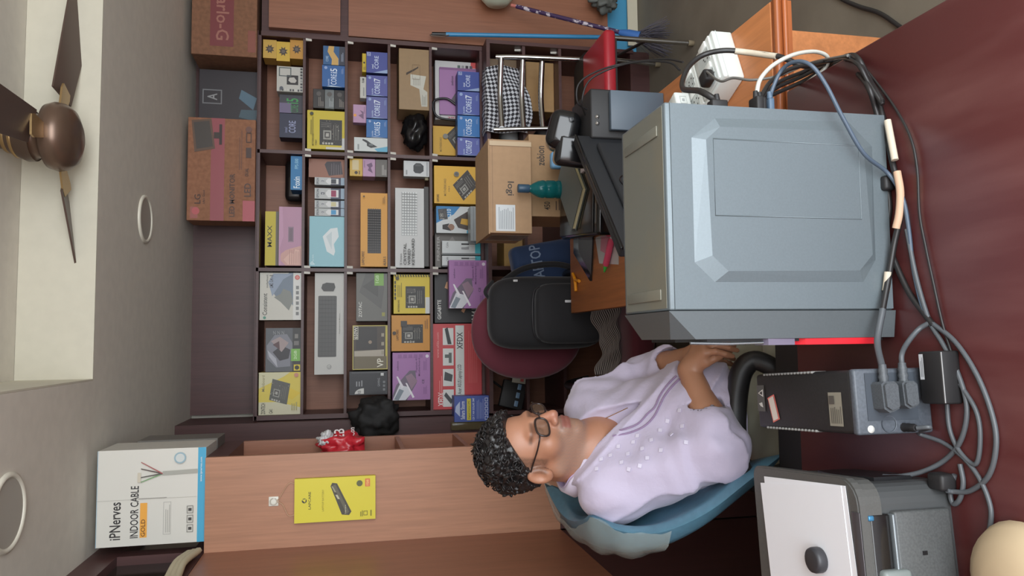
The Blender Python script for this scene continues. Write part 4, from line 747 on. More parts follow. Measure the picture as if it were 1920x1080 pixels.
b = MB(); b.tube(crom([q[0], q[1], q[3]], 4), .007, mat((230, 150, 30), .45), 8); b.tube([q[1], Vector(onZ(1086, 527, DZ+.008))], .007, mat((230, 150, 30), .45), 8); thing(b, 'rubber_clip', 'small orange rubber clip on the wooden desk', 'clip')
# grey panel box right of the monitor with a black receipt printer behind
b = MB(); b.bbox(.622, .742, 2.062, 2.082, DZ+.001, .9, mat((84, 96, 108), .45), r=.002); thing(b, 'grey_metal_box', 'plain blue-grey metal box right of the monitor', 'box')
sb = tag(empty('receipt_printer', (.68, 2.2, DZ)), 'glossy black receipt printer with rounded hood behind the blue-grey box', 'printer')
b = MB(); b.bbox(.60, .752, 2.086, 2.28, DZ+.001, .955, BLKM, r=.006); child(b, 'body', sb)
hq_ = onY(1052, 246, 2.22)
b = MB(); b.bbox(-.062, .062, -.05, .06, -.055, .042, GL, r=.03, seg=5, M=T(float(hq_[0]), 2.22, float(hq_[2]), -.1, -.25, .25)); child(b, 'rounded_hood', sb)
hq2 = onY(1066, 286, 2.24)
b = MB(); b.bbox(-.05, .05, -.05, .06, -.06, .05, GL, r=.02, seg=4, M=T(float(hq2[0]), 2.22, float(hq2[2]), -.25, -.2, .1)); child(b, 'paper_cover', sb)
for x in (.645, .665): b = MB(); b.lathe([(.0001, -.006), (.006, -.004), (.007, 0)], mat((190, 190, 188), .2, .9), 10, c=(x, 2.086, .935), axis='y'); child(b, 'silver_knob', sb)
for k, (pp, lb) in enumerate((([(.69, 2.10, .962), (.70, 2.07, 1.0), (.75, 2.06, 1.0), (.79, 2.06, .95), (.82, 2.05, .86), (.78, 1.9, .80), (.735, 1.8, .79)], 'thin black wire looping from the receipt printer to the white socket box, upper one'), ([(.68, 2.12, .962), (.70, 2.06, .99), (.76, 2.05, .97), (.80, 2.04, .9), (.80, 1.98, .84), (.76, 1.87, .80), (.72, 1.82, .79)], 'thin black wire looping from the receipt printer to the white socket box, lower one'))):
    cable('speaker_wire', lb, pp, .0028, BLKM, 'wires behind the tower')
# ---- white socket box
eb = tag(empty('extension_box', (.624, 1.592, DZ), math.atan2(.06, .14)), 'white extension box with rows of sockets and switches on the wooden desk', 'extension box')
EW = mat((222, 226, 222), .35); ED = mat((196, 202, 200), .4)
bw, bd_, bh = .148, .30, .055
b = MB(); b.bbox(0, bw, 0, .20, 0, bh, EW, r=.004); cl(b, 'housing', eb)
for k in range(2):
    y0 = .012+.092*k
    b = MB(); b.bbox(.006, bw-.006, y0, y0+.086, bh, bh+.006, EW, r=.002); pl = cl(b, 'socket_strip', eb)
    for j in range(2):
        x0 = .014+.066*j
        b = MB(); b.box(x0, x0+.036, y0+.012, y0+.072, bh+.006, bh+.0072, ED); so = cl(b, 'socket', pl)
        h = MB()
        for dx, dy in ((.018, .04), (.009, .022), (.027, .022), (.018, .012), (.01, .036), (.026, .036)): h.lathe([(.0026, bh+.0077), (.0001, bh+.0077)], mat((60, 60, 60), .6), 8, c=(x0+dx, y0+dy, 0))
        h.build('pin_holes', so)
        b = MB(); b.bbox(x0+.04, x0+.058, y0+.014, y0+.05, bh+.006, bh+.011, mat((236, 238, 234), .3), r=.002); cl(b, 'switch', pl)
b = MB(); b.box(.0, bw, -.0006, .0, bh-.012, bh-.010, ED); cl(b, 'seam', eb)
eM = T(.624, 1.592, DZ, math.atan2(.06, .14))
pa = eM @ Vector((.04, .145, bh+.0075))
q = onY(1268, 128, 1.76)
ac = tag(empty('charger', tuple(eM @ Vector((.050, .165, bh+.0125))), .4), 'white cube charger plugged into the back of the extension box', 'charger')
b = MB(); b.bbox(-.026, .026, -.02, .024, .0, .042, EW, r=.004); cl(b, 'cube', ac)
p = Print(.04, .03, M=T(0, -.0202, .006)); p.fr(.2, .2, .8, .8, (186, 192, 190), .03); p.r(.4, .4, .6, .6, (170, 176, 176)); p.mb.build('logo', ac)
b = MB(); b.tube(crom([(.0, .02, .02), (.0, .05, .03), (.02, .07, .01), (.05, .075, -.03)], 5), .0035, BLKM, 7); cl(b, 'cord', ac)
pl = tag(empty('black_plug', tuple(eM @ Vector((.018, .03, bh+.013))), .4), 'black plug pushed into the extension box near the tower', 'plug')
b = MB(); b.bbox(-.016, .018, -.015, .02, 0, .026, BLKM, r=.006); cl(b, 'plug_body', pl)
cable('power_cable', 'black cable bridging over the white extension box to the tower\'s back, taped white', [(PBx+.02, 1.16, ZP(1345)), (PBx+.05, 1.2, ZP(1345)+.012), yp(1280, 165, 1.40), yp(1288, 130, 1.45), yp(1315, 105, 1.46), yp(1355, 95, 1.44), yp(1400, 98, 1.42), yp(1460, 106, 1.36), yp(1510, 124, 1.33), yp(1560, 116, 1.35), zp(1598, 106, .745)], .0058, CB, 'cables behind the tower', extra=[('white_tape', [yp(1378, 95.5, 1.43), yp(1400, 98, 1.42), yp(1430, 102, 1.39), yp(1456, 105.5, 1.362)], .0068, CW)])
cable('video_cable', 'white cable arching from the tower\'s back ports', [(PBx+.03, 1.16, ZP(1418)), yp(1425, 150, 1.2), yp(1450, 122, 1.24), yp(1490, 102, 1.28), yp(1530, 97, 1.32), yp(1552, 108, 1.34), yp(1545, 130, 1.36), yp(1500, 165, 1.38)], .0042, mat((222, 220, 210), .45), 'cables behind the tower')
cable('video_cable', 'black cable from the tower\'s back ports to the counter corner', [(PBx+.03, 1.165, ZP(1428)), yp(1446, 152, 1.2), yp(1480, 130, 1.25), yp(1525, 120, 1.3), yp(1570, 112, 1.33), zp(1602, 106, .742)], .0042, CB, 'cables behind the tower')
cable('video_cable', 'thin grey cable from the extension box to the counter corner', [tuple(eM @ Vector((.02, -.0, .03))) if False else tuple(eM @ Vector((.03, .02, bh+.03))), yp(1350, 152, 1.5), yp(1375, 146, 1.46), yp(1410, 150, 1.42), yp(1460, 142, 1.4), yp(1520, 118, 1.38), zp(1590, 104, .75)], .003, mat((110, 108, 104), .5), 'cables behind the tower')
for k, (dy, dz, lb) in enumerate(((0, 0, 'black cable in the bunch at the counter corner, lowest'), (10, 6, 'black cable in the bunch at the counter corner, middle'), (-8, 12, 'black cable in the bunch at the counter corner, topmost'))):
    cable('power_cable', lb, [yp(1425, 190, 1.33), yp(1455, 165+dy, 1.36), yp(1500, 145+dy, 1.38), yp(1550, 122+dy*.6, 1.38+.01*k), zp(1600, 108+k*3, .742+.006*k), zp(1630, 150+k*4, .745+.004*k), zp(1655, 190+k*3, .745)], .0042, CB, 'cables behind the tower')
# black cord on the floor right of the desk
b = MB(); b.tube(crom([zp(1690, 52, .006), zp(1650, 25, .006), zp(1610, 12, .006), zp(1575, -4, .006), zp(1540, -30, .006)], 6), .007, CB, 8); thing(b, 'floor_cord', 'black cord lying on the floor right of the counter', 'cable')
# ================================================================ CHAIRS AND THINGS AT THE BACK
CHR = mat((200, 200, 200), .12, 1.0)
def tubepart(pts, r, m, name, par, k=6, n=10, world=True, **kw):
    b = MB(); b.tube(crom(pts, k) if len(pts) > 2 else pts, r, m, n, **kw)
    return child(b, name, par) if world else cl(b, name, par)
# chrome chair with red seat
cc = tag(empty('chrome_chair', (1.29, 3.5, 0)), 'chrome tube chair with a red seat in front of the shelf', 'chair')
xl, xr = 1.105, 1.497
tubepart([(xl, 3.775, .925), (xl+.002, 3.75, .8), (xl+.01, 3.72, .55), (xl+.02, 3.70, .42)], .0125, CHR, 'back_post', cc)
tubepart([(xr, 3.775, .91), (xr-.002, 3.75, .8), (xr-.008, 3.72, .6), (xr-.012, 3.70, .42)], .0125, CHR, 'back_post', cc)
for z in (.885, .768, .662): tubepart([(xl+.01, 3.762, z), ((xl+xr)/2, 3.80, z), (xr-.01, 3.762, z)], .0155, CHR, 'back_rail', cc)
b = MB(); bm = bmesh.new(); bmesh.ops.create_cube(bm, size=1)
b.bbox(1.09, 1.475, 3.27, 3.62, .425, .485, mat((176, 40, 52), .35), r=.022, seg=4); child(b, 'seat_pad', cc)
bm.free()
b = MB(); b.prism(rpoly(1.105, 1.49, 3.56, 3.80, .07), 'z', .43, .475, mat((34, 30, 30), .5)); child(b, 'seat_rear', cc)
b = MB(); b.box(1.12, 1.46, 3.32, 3.72, .405, .424, mat((34, 30, 30), .5)); child(b, 'seat_board', cc)
FRU = mat((150, 136, 112), .6)
for x, y0, y1 in ((1.455, 3.33, 3.332), (1.11, 3.33, 3.332), (1.50, 3.70, 3.743), (1.115, 3.70, 3.743)):
    tubepart([(x, y0, .42), (x+.004, y1, .02)], .0125, CHR, 'leg', cc)
    b = MB(); b.lathe([(.0145, .03), (.0145, 0), (.0001, 0)], FRU, 12, c=(x+.004, y1, 0)); child(b, 'foot_cap', cc)
tubepart([(1.455, 3.34, .25), (1.50, 3.70, .30)], .008, mat((70, 66, 64), .4, .5), 'stretcher', cc)
# checked towel hung over the chair and ledge
def chk(rgb1, rgb2, n, stripes=False, ax=(1, 1)):
    m = bpy.data.materials.new('checked_cloth'); m.use_nodes = True; nt = m.node_tree; N = nt.nodes; L = nt.links; bs = N['Principled BSDF']; bs.inputs['Roughness'].default_value = .9
    uv = N.new('ShaderNodeUVMap'); uv.uv_map = 'uv'; mp = N.new('ShaderNodeMapping'); mp.inputs['Scale'].default_value = (n*ax[0], n*ax[1], 1); L.new(uv.outputs[0], mp.inputs[0])
    wx = N.new('ShaderNodeTexWave'); wx.bands_direction = 'Y' if stripes else 'X'; wx.inputs['Scale'].default_value = .32; wx.inputs['Distortion'].default_value = 1.2 if stripes else .3; wy = N.new('ShaderNodeTexWave'); wy.bands_direction = 'Y'; wy.inputs['Scale'].default_value = .32; wy.inputs['Distortion'].default_value = .3
    L.new(mp.outputs[0], wx.inputs[0]); L.new(mp.outputs[0], wy.inputs[0])
    mm = N.new('ShaderNodeMath'); mm.operation = 'ADD'; L.new(wx.outputs[1], mm.inputs[0])
    if stripes: mm.inputs[1].default_value = .15
    else: L.new(wy.outputs[1], mm.inputs[1])
    r = N.new('ShaderNodeMapRange'); r.inputs[1].default_value = .75 if not stripes else .5; r.inputs[2].default_value = 1.15 if not stripes else .8; L.new(mm.outputs[0], r.inputs[0])
    mx = N.new('ShaderNodeMix'); mx.data_type = 'RGBA'; L.new(r.outputs[0], mx.inputs[0]); mx.inputs[6].default_value = lin(rgb1); mx.inputs[7].default_value = lin(rgb2); L.new(mx.outputs[2], bs.inputs['Base Color']); return m
def sheet(name, fn, nu, nv, m, label, cat, thick=.003):
    vs = [fn(i/nu, j/nv) for j in range(nv+1) for i in range(nu+1)]
    fs = [(j*(nu+1)+i, j*(nu+1)+i+1, (j+1)*(nu+1)+i+1, (j+1)*(nu+1)+i) for j in range(nv) for i in range(nu)]
    v = np.array(vs); c = Vector(((v[:, 0].min()+v[:, 0].max())/2, (v[:, 1].min()+v[:, 1].max())/2, v[:, 2].min()))
    me = bpy.data.meshes.new(name); me.from_pydata([tuple(Vector(p)-c) for p in vs], [], fs); me.materials.append(m)
    uvl = me.uv_layers.new(name='uv')
    for p in me.polygons:
        p.use_smooth = True
        for li in p.loop_indices:
            k = me.loops[li].vertex_index; uvl.data[li].uv = ((k % (nu+1))/nu, (k//(nu+1))/nv)
    o = bpy.data.objects.new(name, me); COL.objects.link(o); o.location = c
    sd = o.modifiers.new('s', 'SOLIDIFY'); sd.thickness = thick
    return tag(o, label, cat) if label else o
def tw_(u, v):   # lies on the cabinet ledge and hangs over its front edge, behind the chair rails
    x = 1.115+.36*u+.008*math.sin(9*v+2*u); s = v*(.30+.05*math.sin(3.4*u+.4))
    if s < .085: y, z = 3.955-s, .9485+.003*math.sin(25*u)+.002
    else:
        a = min(1, (s-.085)/.03); y = 3.87-.014*math.sin(a*math.pi/2)-.006*math.sin(17*u+4*v)-.004; z = .9505-.004*a-max(0, s-.10)
    return (x, y, z)
sheet('checked_towel', lambda u, v: tw_(u, v), 48, 34, chk((206, 208, 214), (52, 50, 56), 15, ax=(1.1, 1)), 'grey and black checked towel hanging over the cabinet ledge behind the chrome chair', 'towel')
# cartons and oddments in the low cabinet behind the chair
item('cardboard_box', 'brown flattened cardboard box in the low cabinet behind the chair rails', 'box', (985, 1010), (115, 225), 4.02, .2, .7436, (128, 104, 78), None, ztop=.90)
item('cardboard_box', 'yellowish cardboard box on the lower cabinet shelf behind the chair', 'box', (1015, 1040), (118, 210), 3.98, .25, .5386, (170, 132, 84), None, ztop=.70)
item('cardboard_box', 'small tan cardboard box in the low cabinet under the ledge', 'box', (945, 984), (447, 500), 3.93, .2, .7436, (180, 146, 88), None, ztop=float(onY(945, 470, 3.93)[2]))
b = MB(); b.bbox(1.03, 1.2, 3.96, 4.12, .7436, .84, mat((196, 200, 202), .5), r=.05, seg=4); thing(b, 'plastic_bag', 'crumpled white plastic bag in the low cabinet', 'bag')
b = MB(); b.bbox(1.02, 1.18, 3.93, 4.2, .5386, .66, mat((34, 32, 34), .4), r=.04, seg=3); thing(b, 'black_bag', 'black bag on the low cabinet shelf behind the chair', 'bag')
# black bag on the fourth right shelf
def blob(pts, m, name, label, cat, sub=.006, rough=0, seed=1):
    b = MB(); bm = bmesh.new(); bmesh.ops.create_icosphere(bm, subdivisions=3, radius=1)
    return bm
def lump(c, r, m, name, label, cat, amp=.18, seed=0, sub=4, flat=True, par=None):
    bm = bmesh.new(); bmesh.ops.create_icosphere(bm, subdivisions=sub, radius=1)
    from mathutils import noise
    for v in bm.verts:
        d = v.co.normalized(); k = 1+amp*noise.noise(d*2.2+Vector((seed, 3, 1)))+amp*.5*noise.noise(d*6+Vector((seed, 0, 5))); q = d*k
        v.co = Vector((c[0]+q.x*r[0], c[1]+q.y*r[1], c[2]+max(q.z, -.92)*r[2]))
    b = MB(); b.bm(bm, m, True)
    return thing(b, name, label, cat) if par is None else child(b, name, par)
q = onY(790, 246, 4.1)
lump((float(q[0]), 4.12, Z4+.068), (.105, .09, .072), mat((28, 27, 28), .25), 'black_bag', 'crumpled shiny black bag beside the brown parcel', 'bag', .25, 3)
b = MB(); b.bbox(0, .05, 0, .03, 0, .02, mat((150, 140, 110), .5), r=.003, M=T(float(onY(800, 338, 4.05)[0]), 4.05, Z4+.001)); thing(b, 'small_jar', 'tiny beige packet beside the mouse box', 'packet')
# laptop bag behind the desk
lb = tag(empty('laptop_bag', (.415, 3.44, .402), .0), 'blue laptop bag with white lettering behind the desk\'s far end', 'bag')
b = MB(); b.bbox(-.17, .12, 0, .11, 0, .50, mat((36, 62, 104), .7, kind='cloth'), r=.03, seg=3, M=T(0, 0, 0, 0, .0, -.18)); cl(b, 'body', lb)
p = Print(.2, .1, M=T(-.03, -.001, .34, 0, 0, -.18)); p.t('LAPTOP', .0, .2, .9, .55, (150, 170, 200)); p.mb.build('lettering', lb)
sl = MB(); sl.bbox(.34, .62, 3.43, 3.62, 0, .40, mat((60, 52, 48), .7), r=.01); thing(sl, 'stool_box', 'dark crate under the blue laptop bag', 'crate')
# maroon office chair with the backpack
oc = tag(empty('office_chair', (.06, 3.3, 0)), 'maroon fabric office chair holding a black backpack', 'chair')
MAR = mat((104, 40, 54), .85, kind='cloth', sheen=.4)
def sq(t, e): return math.copysign(abs(t)**e, t)
def supere(c, r, m, e1=.5, e2=.6, nu=36, nv=18, rot=None):
    vs = []; fs = []
    for j in range(nv+1):
        f = -math.pi/2+math.pi*j/nv
        for i in range(nu):
            t = 2*math.pi*i/nu; q = Vector((r[0]*sq(math.cos(f), e1)*sq(math.cos(t), e2), r[1]*sq(math.cos(f), e1)*sq(math.sin(t), e2), r[2]*sq(math.sin(f), e1)))
            if rot: q = rot @ q
            vs.append((q[0]+c[0], q[1]+c[1], q[2]+c[2]))
    for j in range(nv):
        for i in range(nu): fs.append((j*nu+i, j*nu+(i+1) % nu, (j+1)*nu+(i+1) % nu, (j+1)*nu+i))
    return MB().add(vs, fs, m, True)
child(supere((.045, 3.44, .84), (.225, .05, .265), MAR, .9, .8, rot=Matrix.Rotation(-.06, 3, 'X')), 'backrest', oc)
child(supere((.06, 3.16, .45), (.24, .22, .06), MAR, .4, .6), 'seat', oc)
for sx in (-1, 1): tubepart([(.05+sx*.235, 3.42, .55), (.05+sx*.255, 3.38, .66), (.05+sx*.26, 3.22, .675), (.05+sx*.255, 3.05, .66), (.05+sx*.24, 3.0, .55), (.05+sx*.22, 3.1, .45)], .018, mat((24, 23, 24), .3), 'armrest', oc)
b = MB(); b.lathe([(.03, .05), (.03, .39)], BLK, 12, c=(.06, 3.2, 0)); child(b, 'gas_post', oc)
for k in range(5):
    a = .3+k*2*math.pi/5; tubepart([(.06, 3.2, .07), (.06+.26*math.cos(a), 3.2+.26*math.sin(a), .055)], .02, BLK, 'base_leg', oc)
    b = MB(); b.lathe([(.0001, -.012), (.027, -.012), (.027, .012), (.0001, .012)], BLK, 12, c=(.06+.26*math.cos(a), 3.2+.26*math.sin(a), .027), axis='x'); child(b, 'castor', oc)
bp = tag(empty('backpack', (.13, 3.24, .515)), 'black backpack leaning on the maroon office chair', 'backpack')
BPM = mat((30, 29, 32), .8, kind='cloth', scale=260); 
child(supere((.125, 3.285, .79), (.165, .085, .265), BPM, .45, .5, rot=Matrix.Rotation(-.08, 3, 'X')), 'body', bp)
pk = child(supere((.12, 3.21, .70), (.135, .05, .16), mat((34, 33, 36), .8, kind='cloth', scale=260), .4, .45), 'front_pocket', bp)
tubepart([(.0, 3.19, .84), (.03, 3.175, .87), (.12, 3.165, .88), (.21, 3.175, .87), (.24, 3.19, .84)], .003, mat((54, 53, 56), .4), 'zip', bp)
b = MB(); b.bbox(.165, .177, 3.150, 3.158, .705, .735, mat((220, 220, 222), .3), r=.003); child(b, 'logo_tag', pk)
tubepart([(.18, 3.3, 1.035), (.22, 3.27, 1.07), (.27, 3.3, 1.03)], .008, BPM, 'carry_loop', bp)
tubepart([(.27, 3.31, .98), (.33, 3.32, .88), (.35, 3.3, .74), (.32, 3.26, .62)], .014, BPM, 'shoulder_strap', bp)
b = MB(); b.bbox(.262, .272, 3.225, 3.24, .93, .95, mat((210, 210, 210), .3), r=.002); child(b, 'buckle', bp)
# striped cloth on the seat
sheet('striped_cloth', lambda u, v: (-.15+.36*u, 3.06-.0+.05*v+.012*math.sin(14*u), .52+.10*v*(1-.3*math.sin(5*u))+.008*math.sin(22*u+6*v)), 46, 12, chk((150, 140, 136), (44, 36, 38), 14, True, (.35, 1.3)) if False else chk((158, 148, 142), (42, 34, 36), 16, True, (1, 1)), 'brown and white striped cloth bunched on the maroon chair seat', 'cloth')
# mop and broom
q0 = onY(813, 64, 3.93); q1 = onY(1140, 70, 3.86)
mp = tag(empty('mop', (float(q1[0]), 3.8, .02)), 'blue mop handle with black tip leaning on the cupboard', 'mop')
tubepart([tuple(onY(836, 64.5, 3.94)), tuple(onY(1140, 70, 3.86))], .012, mat((60, 140, 190), .35), 'handle', mp)
a = Vector(onY(836, 64.5, 3.94)); bq = Vector(onY(810, 64, 3.945))
tubepart([a, a*.5+bq*.5, bq], .012, BLK, 'tip', mp, rads=None)
tubepart([bq, bq+Vector((-.02, -.03, .01)), bq+Vector((-.02, -.03, -.05)), bq+Vector((-.005, -.015, -.09))], .003, mat((110, 96, 86), .5), 'hanging_loop', mp)
br = tag(empty('broom', (1.85, 3.6, 0)), 'broom with a purple floral handle leaning beside the blue mop', 'broom')
FL = mat((66, 46, 84), .3, kind='dust', c2=(206, 196, 206), scale=38, a=.55, b=.62)
h0 = Vector(onY(968, 12, 3.86)); h1 = Vector(onY(1168, 62, 3.62)); tubepart([h0, h1], .0115, FL, 'handle', br)
tubepart([h0, h0+(h0-h1).normalized()*.03], .009, mat((200, 120, 110), .4), 'end_cap', br)
b = MB(); dvv = (h1-h0).normalized(); b.tube([h1-dvv*.02, h1+dvv*.03, h1+dvv*.09], .02, mat((60, 110, 180), .4), 12, rads=[.014, .026, .03]); child(b, 'blue_collar', br)
bm = MB(); rr = random.Random(4); BRI = mat((92, 88, 100), .7)
for i in range(110):
    s = h1+dvv*.08+Vector((rr.uniform(-.025, .025), rr.uniform(-.02, .02), 0)); e = s+dvv*.02+Vector((rr.uniform(-.09, .09), rr.uniform(-.07, .07), 0)); e.z = rr.uniform(.012, .06); bm.tube([s, (s+e)/2+Vector((0, 0, .01)), e], .0014, BRI, 3, cap=False)
o = child(bm, 'bristles', br); o['kind'] = 'stuff'
# pale pan hanging above the broom
q = onY(930, 14, 3.90)
pn = MB(); pn.lathe([(.0001, -.06), (.06, -.055), (.09, -.02), (.10, .05), (.105, .055), (.095, .05), (.085, -.01), (.0001, -.05)], mat((206, 212, 190), .4), 26, c=(q[0]+.06, 3.87, q[2]), axis='x'); thing(pn, 'dustpan', 'pale green basin hanging at the top edge beside the broom', 'basin')
# leaning boards and scraps at the cupboard foot
b = MB(); b.box(-.14, .5, 0, .012, 0, .19, mat((70, 150, 190), .5), M=T(1.84, 4.07, .002, 0, -.06)); thing(b, 'blue_board', 'light blue board standing under the cupboard', 'board')
b = MB(); b.box(-.13, .5, 0, .012, 0, .06, mat((206, 198, 176), .6), M=T(1.86, 4.04, .002, 0, -.1)); thing(b, 'cream_board', 'cream strip of board leaning on the blue board', 'board')
lump((1.93, 3.90, .25), (.07, .05, .08), mat((96, 98, 94), .6), 'grey_rag', 'grey rag bundle hanging above the blue board', 'rag', .6, 8)
# ================================================================ CEILING
fx, fy = float(at(135, 258, 2.35)[0]), float(at(135, 258, 2.35)[1])
fz = float(onY(152, 258, fy)[2])
fan = tag(empty('ceiling_fan', (fx, fy, fz)), 'brown ceiling fan with three blades hanging from the recessed ceiling', 'fan')
BR = mat((110, 88, 74), .3, .5); GO = mat((170, 140, 96), .3, .7)
b = MB(); b.lathe([(.0001, 0), (.05, .004), (.085, .018), (.103, .04), (.108, .065), (.10, .09), (.07, .10), (.068, .125), (.078, .13)], BR, 36); cl(b, 'motor_housing', fan)
b = MB(); b.lathe([(.078, .128), (.08, .15), (.062, .19), (.045, .215), (.04, .24)], mat((96, 78, 66), .35, .4), 30); cl(b, 'upper_cup', fan)
zt = CEIL+RH-fz
for z in (.18, .205): b = MB(); b.lathe([(.0675-(z-.18)*.5, z-.006), (.0715-(z-.18)*.6, z), (.066-(z-.18)*.5, z+.006)], GO, 30); cl(b, 'gold_band', fan)
b = MB(); b.lathe([(.012, .22), (.012, zt)], BR, 12); cl(b, 'down_rod', fan)
if zt > .28:
    b = MB(); b.lathe([(.02, zt-.06), (.05, zt-.03), (.055, zt)], BR, 20); cl(b, 'canopy', fan)
for k, a in enumerate((math.radians(22), math.radians(146), math.radians(266))):
    R = Matrix.Rotation(a, 4, 'Z')
    b = MB(); b.prism([(.09, -.02), (.17, -.035), (.19, -.03), (.19, .03), (.17, .035), (.09, .02)], 'z', .068, .074, GO, M=R); cl(b, 'blade_iron', fan)
    b = MB(); b.prism([(.16, -.05), (.56, -.07), (.595, -.05), (.6, 0), (.595, .05), (.56, .07), (.16, .05)], 'z', -.003, .003, mat((84, 66, 58), .4), M=R @ T(0, 0, .08, 0, math.radians(-13))); cl(b, 'blade', fan)
for px, py, r, lb in ((271, 411, .10, 'round flush ceiling light above the shelf, switched off'), (12, 962, .10, 'round flush ceiling light near the cable carton, switched off')):
    q = onZ(px, py, CEIL); dl = tag(empty('ceiling_light', (float(q[0]), float(q[1]), CEIL)), lb, 'ceiling light', 'flush ceiling lights')
    b = MB(); b.lathe([(r, -.0), (r, -.006), (r-.008, -.010), (r-.014, -.006), (r-.014, -.001)], mat((222, 216, 200), .4), 36); cl(b, 'rim', dl)
    b = MB(); b.lathe([(r-.014, -.004), (.0001, -.004)], mat((170, 164, 154), .5), 36); cl(b, 'diffuser', dl)
# ================================================================ ON AND AROUND THE LEFT COLUMN
def f(p):
    p.r(0, 0, 1, 1, (216, 212, 202)); p.r(0, 0, 1, .075, (72, 164, 200)); p.t('iPNerves', .07, .78, .39, .1, (50, 46, 46)); p.t('INDOOR CABLE', .08, .62, .54, .075, (50, 46, 46)); p.r(.08, .54, .44, .605, (236, 168, 70)); p.t('GOLD', .09, .555, .18, .04, (110, 64, 30)); p.fr(.1, .32, .44, .39, (170, 166, 160), .004); p.lines(.12, .33, .42, .38, 3, (176, 172, 164), .4)
    p.r(.0, .995, 1, 1, (160, 190, 204)); p.r(.485, .36, .49, .62, (150, 146, 140)); p.r(.48, .08, .482, 1, (168, 164, 156))
    for i in range(3): p.fr(.11+.1*i, .11, .19+.1*i, .17, (130, 126, 120), .006); p.r(.135+.1*i, .125, .165+.1*i, .155, (70, 66, 64))
    p.poly([(.735, .075), (.775, .075), (.765, .4), (.725, .4)], (168, 166, 156))
    for a, c in ((-.09, (120, 160, 110)), (-.04, (90, 84, 80)), (.05, (84, 70, 66)), (.12, (170, 90, 90))): p.poly([(.735, .4), (.748, .4), (.745+a+.01, .6), (.745+a, .6)], c)
    p.r(.66, .6, .76, .63, (206, 196, 176)); p.c(.9, .24, .06, (150, 176, 186)); p.c(.9, .24, .045, (204, 208, 204)); p.t('www.ipnerves.com', .64, .025, .26, .025, (220, 236, 240))
item('cable_carton', 'white carton reading INDOOR CABLE on top of the wooden column', 'box', (196, 382), (842, 1021), 2.71, .2, PZ+.0006, (206, 202, 192), f, ztop=2.462)
item('grey_carton', 'grey carton standing behind the white cable carton', 'box', (385, 400), (822, 900), 2.93, .16, PZ+.0006, (110, 106, 100), None, ztop=2.40)
# hanging battery pack
Yb = PY0-.022
def f(p):
    p.r(0, 0, 1, 1, (214, 200, 56)); p.board(.5, .4, .01, .01, 0, 0, (214, 200, 56), 1, 0) if False else None
    p.poly([(.12, .33), (.2, .3), (.86, .48), (.88, .54), (.8, .56), (.14, .42)], (66, 62, 50)); p.poly([(.14, .36), (.2, .33), (.84, .5), (.82, .53)], (96, 92, 76)); p.poly([(.5, .47), (.6, .5), (.6, .475), (.5, .445)], (190, 186, 160)); p.poly([(.66, .51), (.8, .55), (.8, .53), (.66, .49)], (150, 146, 120)); p.t('Lapcare', .16, .365, .2, .02, (200, 196, 170), 0)
    p.t('LAPCARE', .3, .8, .4, .03, (90, 84, 30)); p.c(.5, .88, .055, (60, 60, 40)); p.poly([(.46, .87), (.53, .91), (.54, .86)], (214, 200, 56)); p.t('LAPTOP BATTERY', .24, .64, .5, .025, (170, 158, 50)); p.c(.84, .2, .07, (90, 90, 50)); p.r(.76, .07, .94, .13, (214, 110, 70)); p.t('1YEAR', .78, .085, .14, .03, (240, 210, 120)); p.fr(.1, .1, .2, .15, (90, 86, 40), .01); p.lines(.08, .16, .22, .2, 2, (120, 112, 40)); p.lines(.08, .05, .22, .08, 1, (120, 112, 40))
bb = item('battery_pack', 'yellow laptop battery box hanging from a string on the wooden column', 'box', (552, 704), (895, 977), Yb, .02, None, (196, 184, 50), f)
hq = Vector(onY(513, 940, PY0-.002)); bt_ = Vector(onY(552, 938, Yb+.01))
hk = MB(); hk.bbox(hq.x-.016, hq.x+.016, PY0-.004, PY0-.0002, hq.z-.016, hq.z+.016, mat((222, 218, 206), .4), r=.002); hk = thing(hk, 'wall_hook', 'white square adhesive hook above the yellow battery box', 'hook')
b = MB(); b.tube([(hq.x+.011*math.cos(t*.5), PY0-.007, hq.z+.011*math.sin(t*.5)) for t in range(13)], .0018, mat((196, 190, 176), .3), 6); child(b, 'ring', hk)
b = MB(); xl_ = float(onY(552, 967, Yb)[0]); xr_ = float(onY(552, 908, Yb)[0]); b.tube(crom([(xl_, Yb+.012, bt_.z-.001), (xl_, Yb+.012, bt_.z+.02), (hq.x-.012, PY0-.008, hq.z-.03), (hq.x, PY0-.008, hq.z-.012), (hq.x+.012, PY0-.008, hq.z-.02), (xr_, Yb+.012, bt_.z+.02), (xr_, Yb+.012, bt_.z-.001)], 6), .0013, mat((196, 160, 130), .5), 6); child(b, 'string', bb)
# folded paper on the loft ledge
b = MB(); rr = random.Random(2); pa_ = Vector(onX(372, 1024, WX+.012)); pb_ = Vector((WX+.012, 2.2, 2.13))
b.bbox(WX+.001, WX+.022, 2.05, 2.68, 2.12, 2.128, mat((196, 186, 160), .7), r=.003) if False else None
for k in range(3): b.tube(crom([(WX+.018, 2.66-.01*k, 2.138+.012*k), (WX+.026, 2.5, 2.15+.012*k), (WX+.016, 2.35, 2.142+.014*k), (WX+.028, 2.2, 2.15+.01*k), (WX+.02, 2.0, 2.14+.012*k)], 4), .011, mat((190, 180, 152), .7), 6)
thing(b, 'paper_roll', 'long cream rolled paper lying along the left panel top', 'paper')
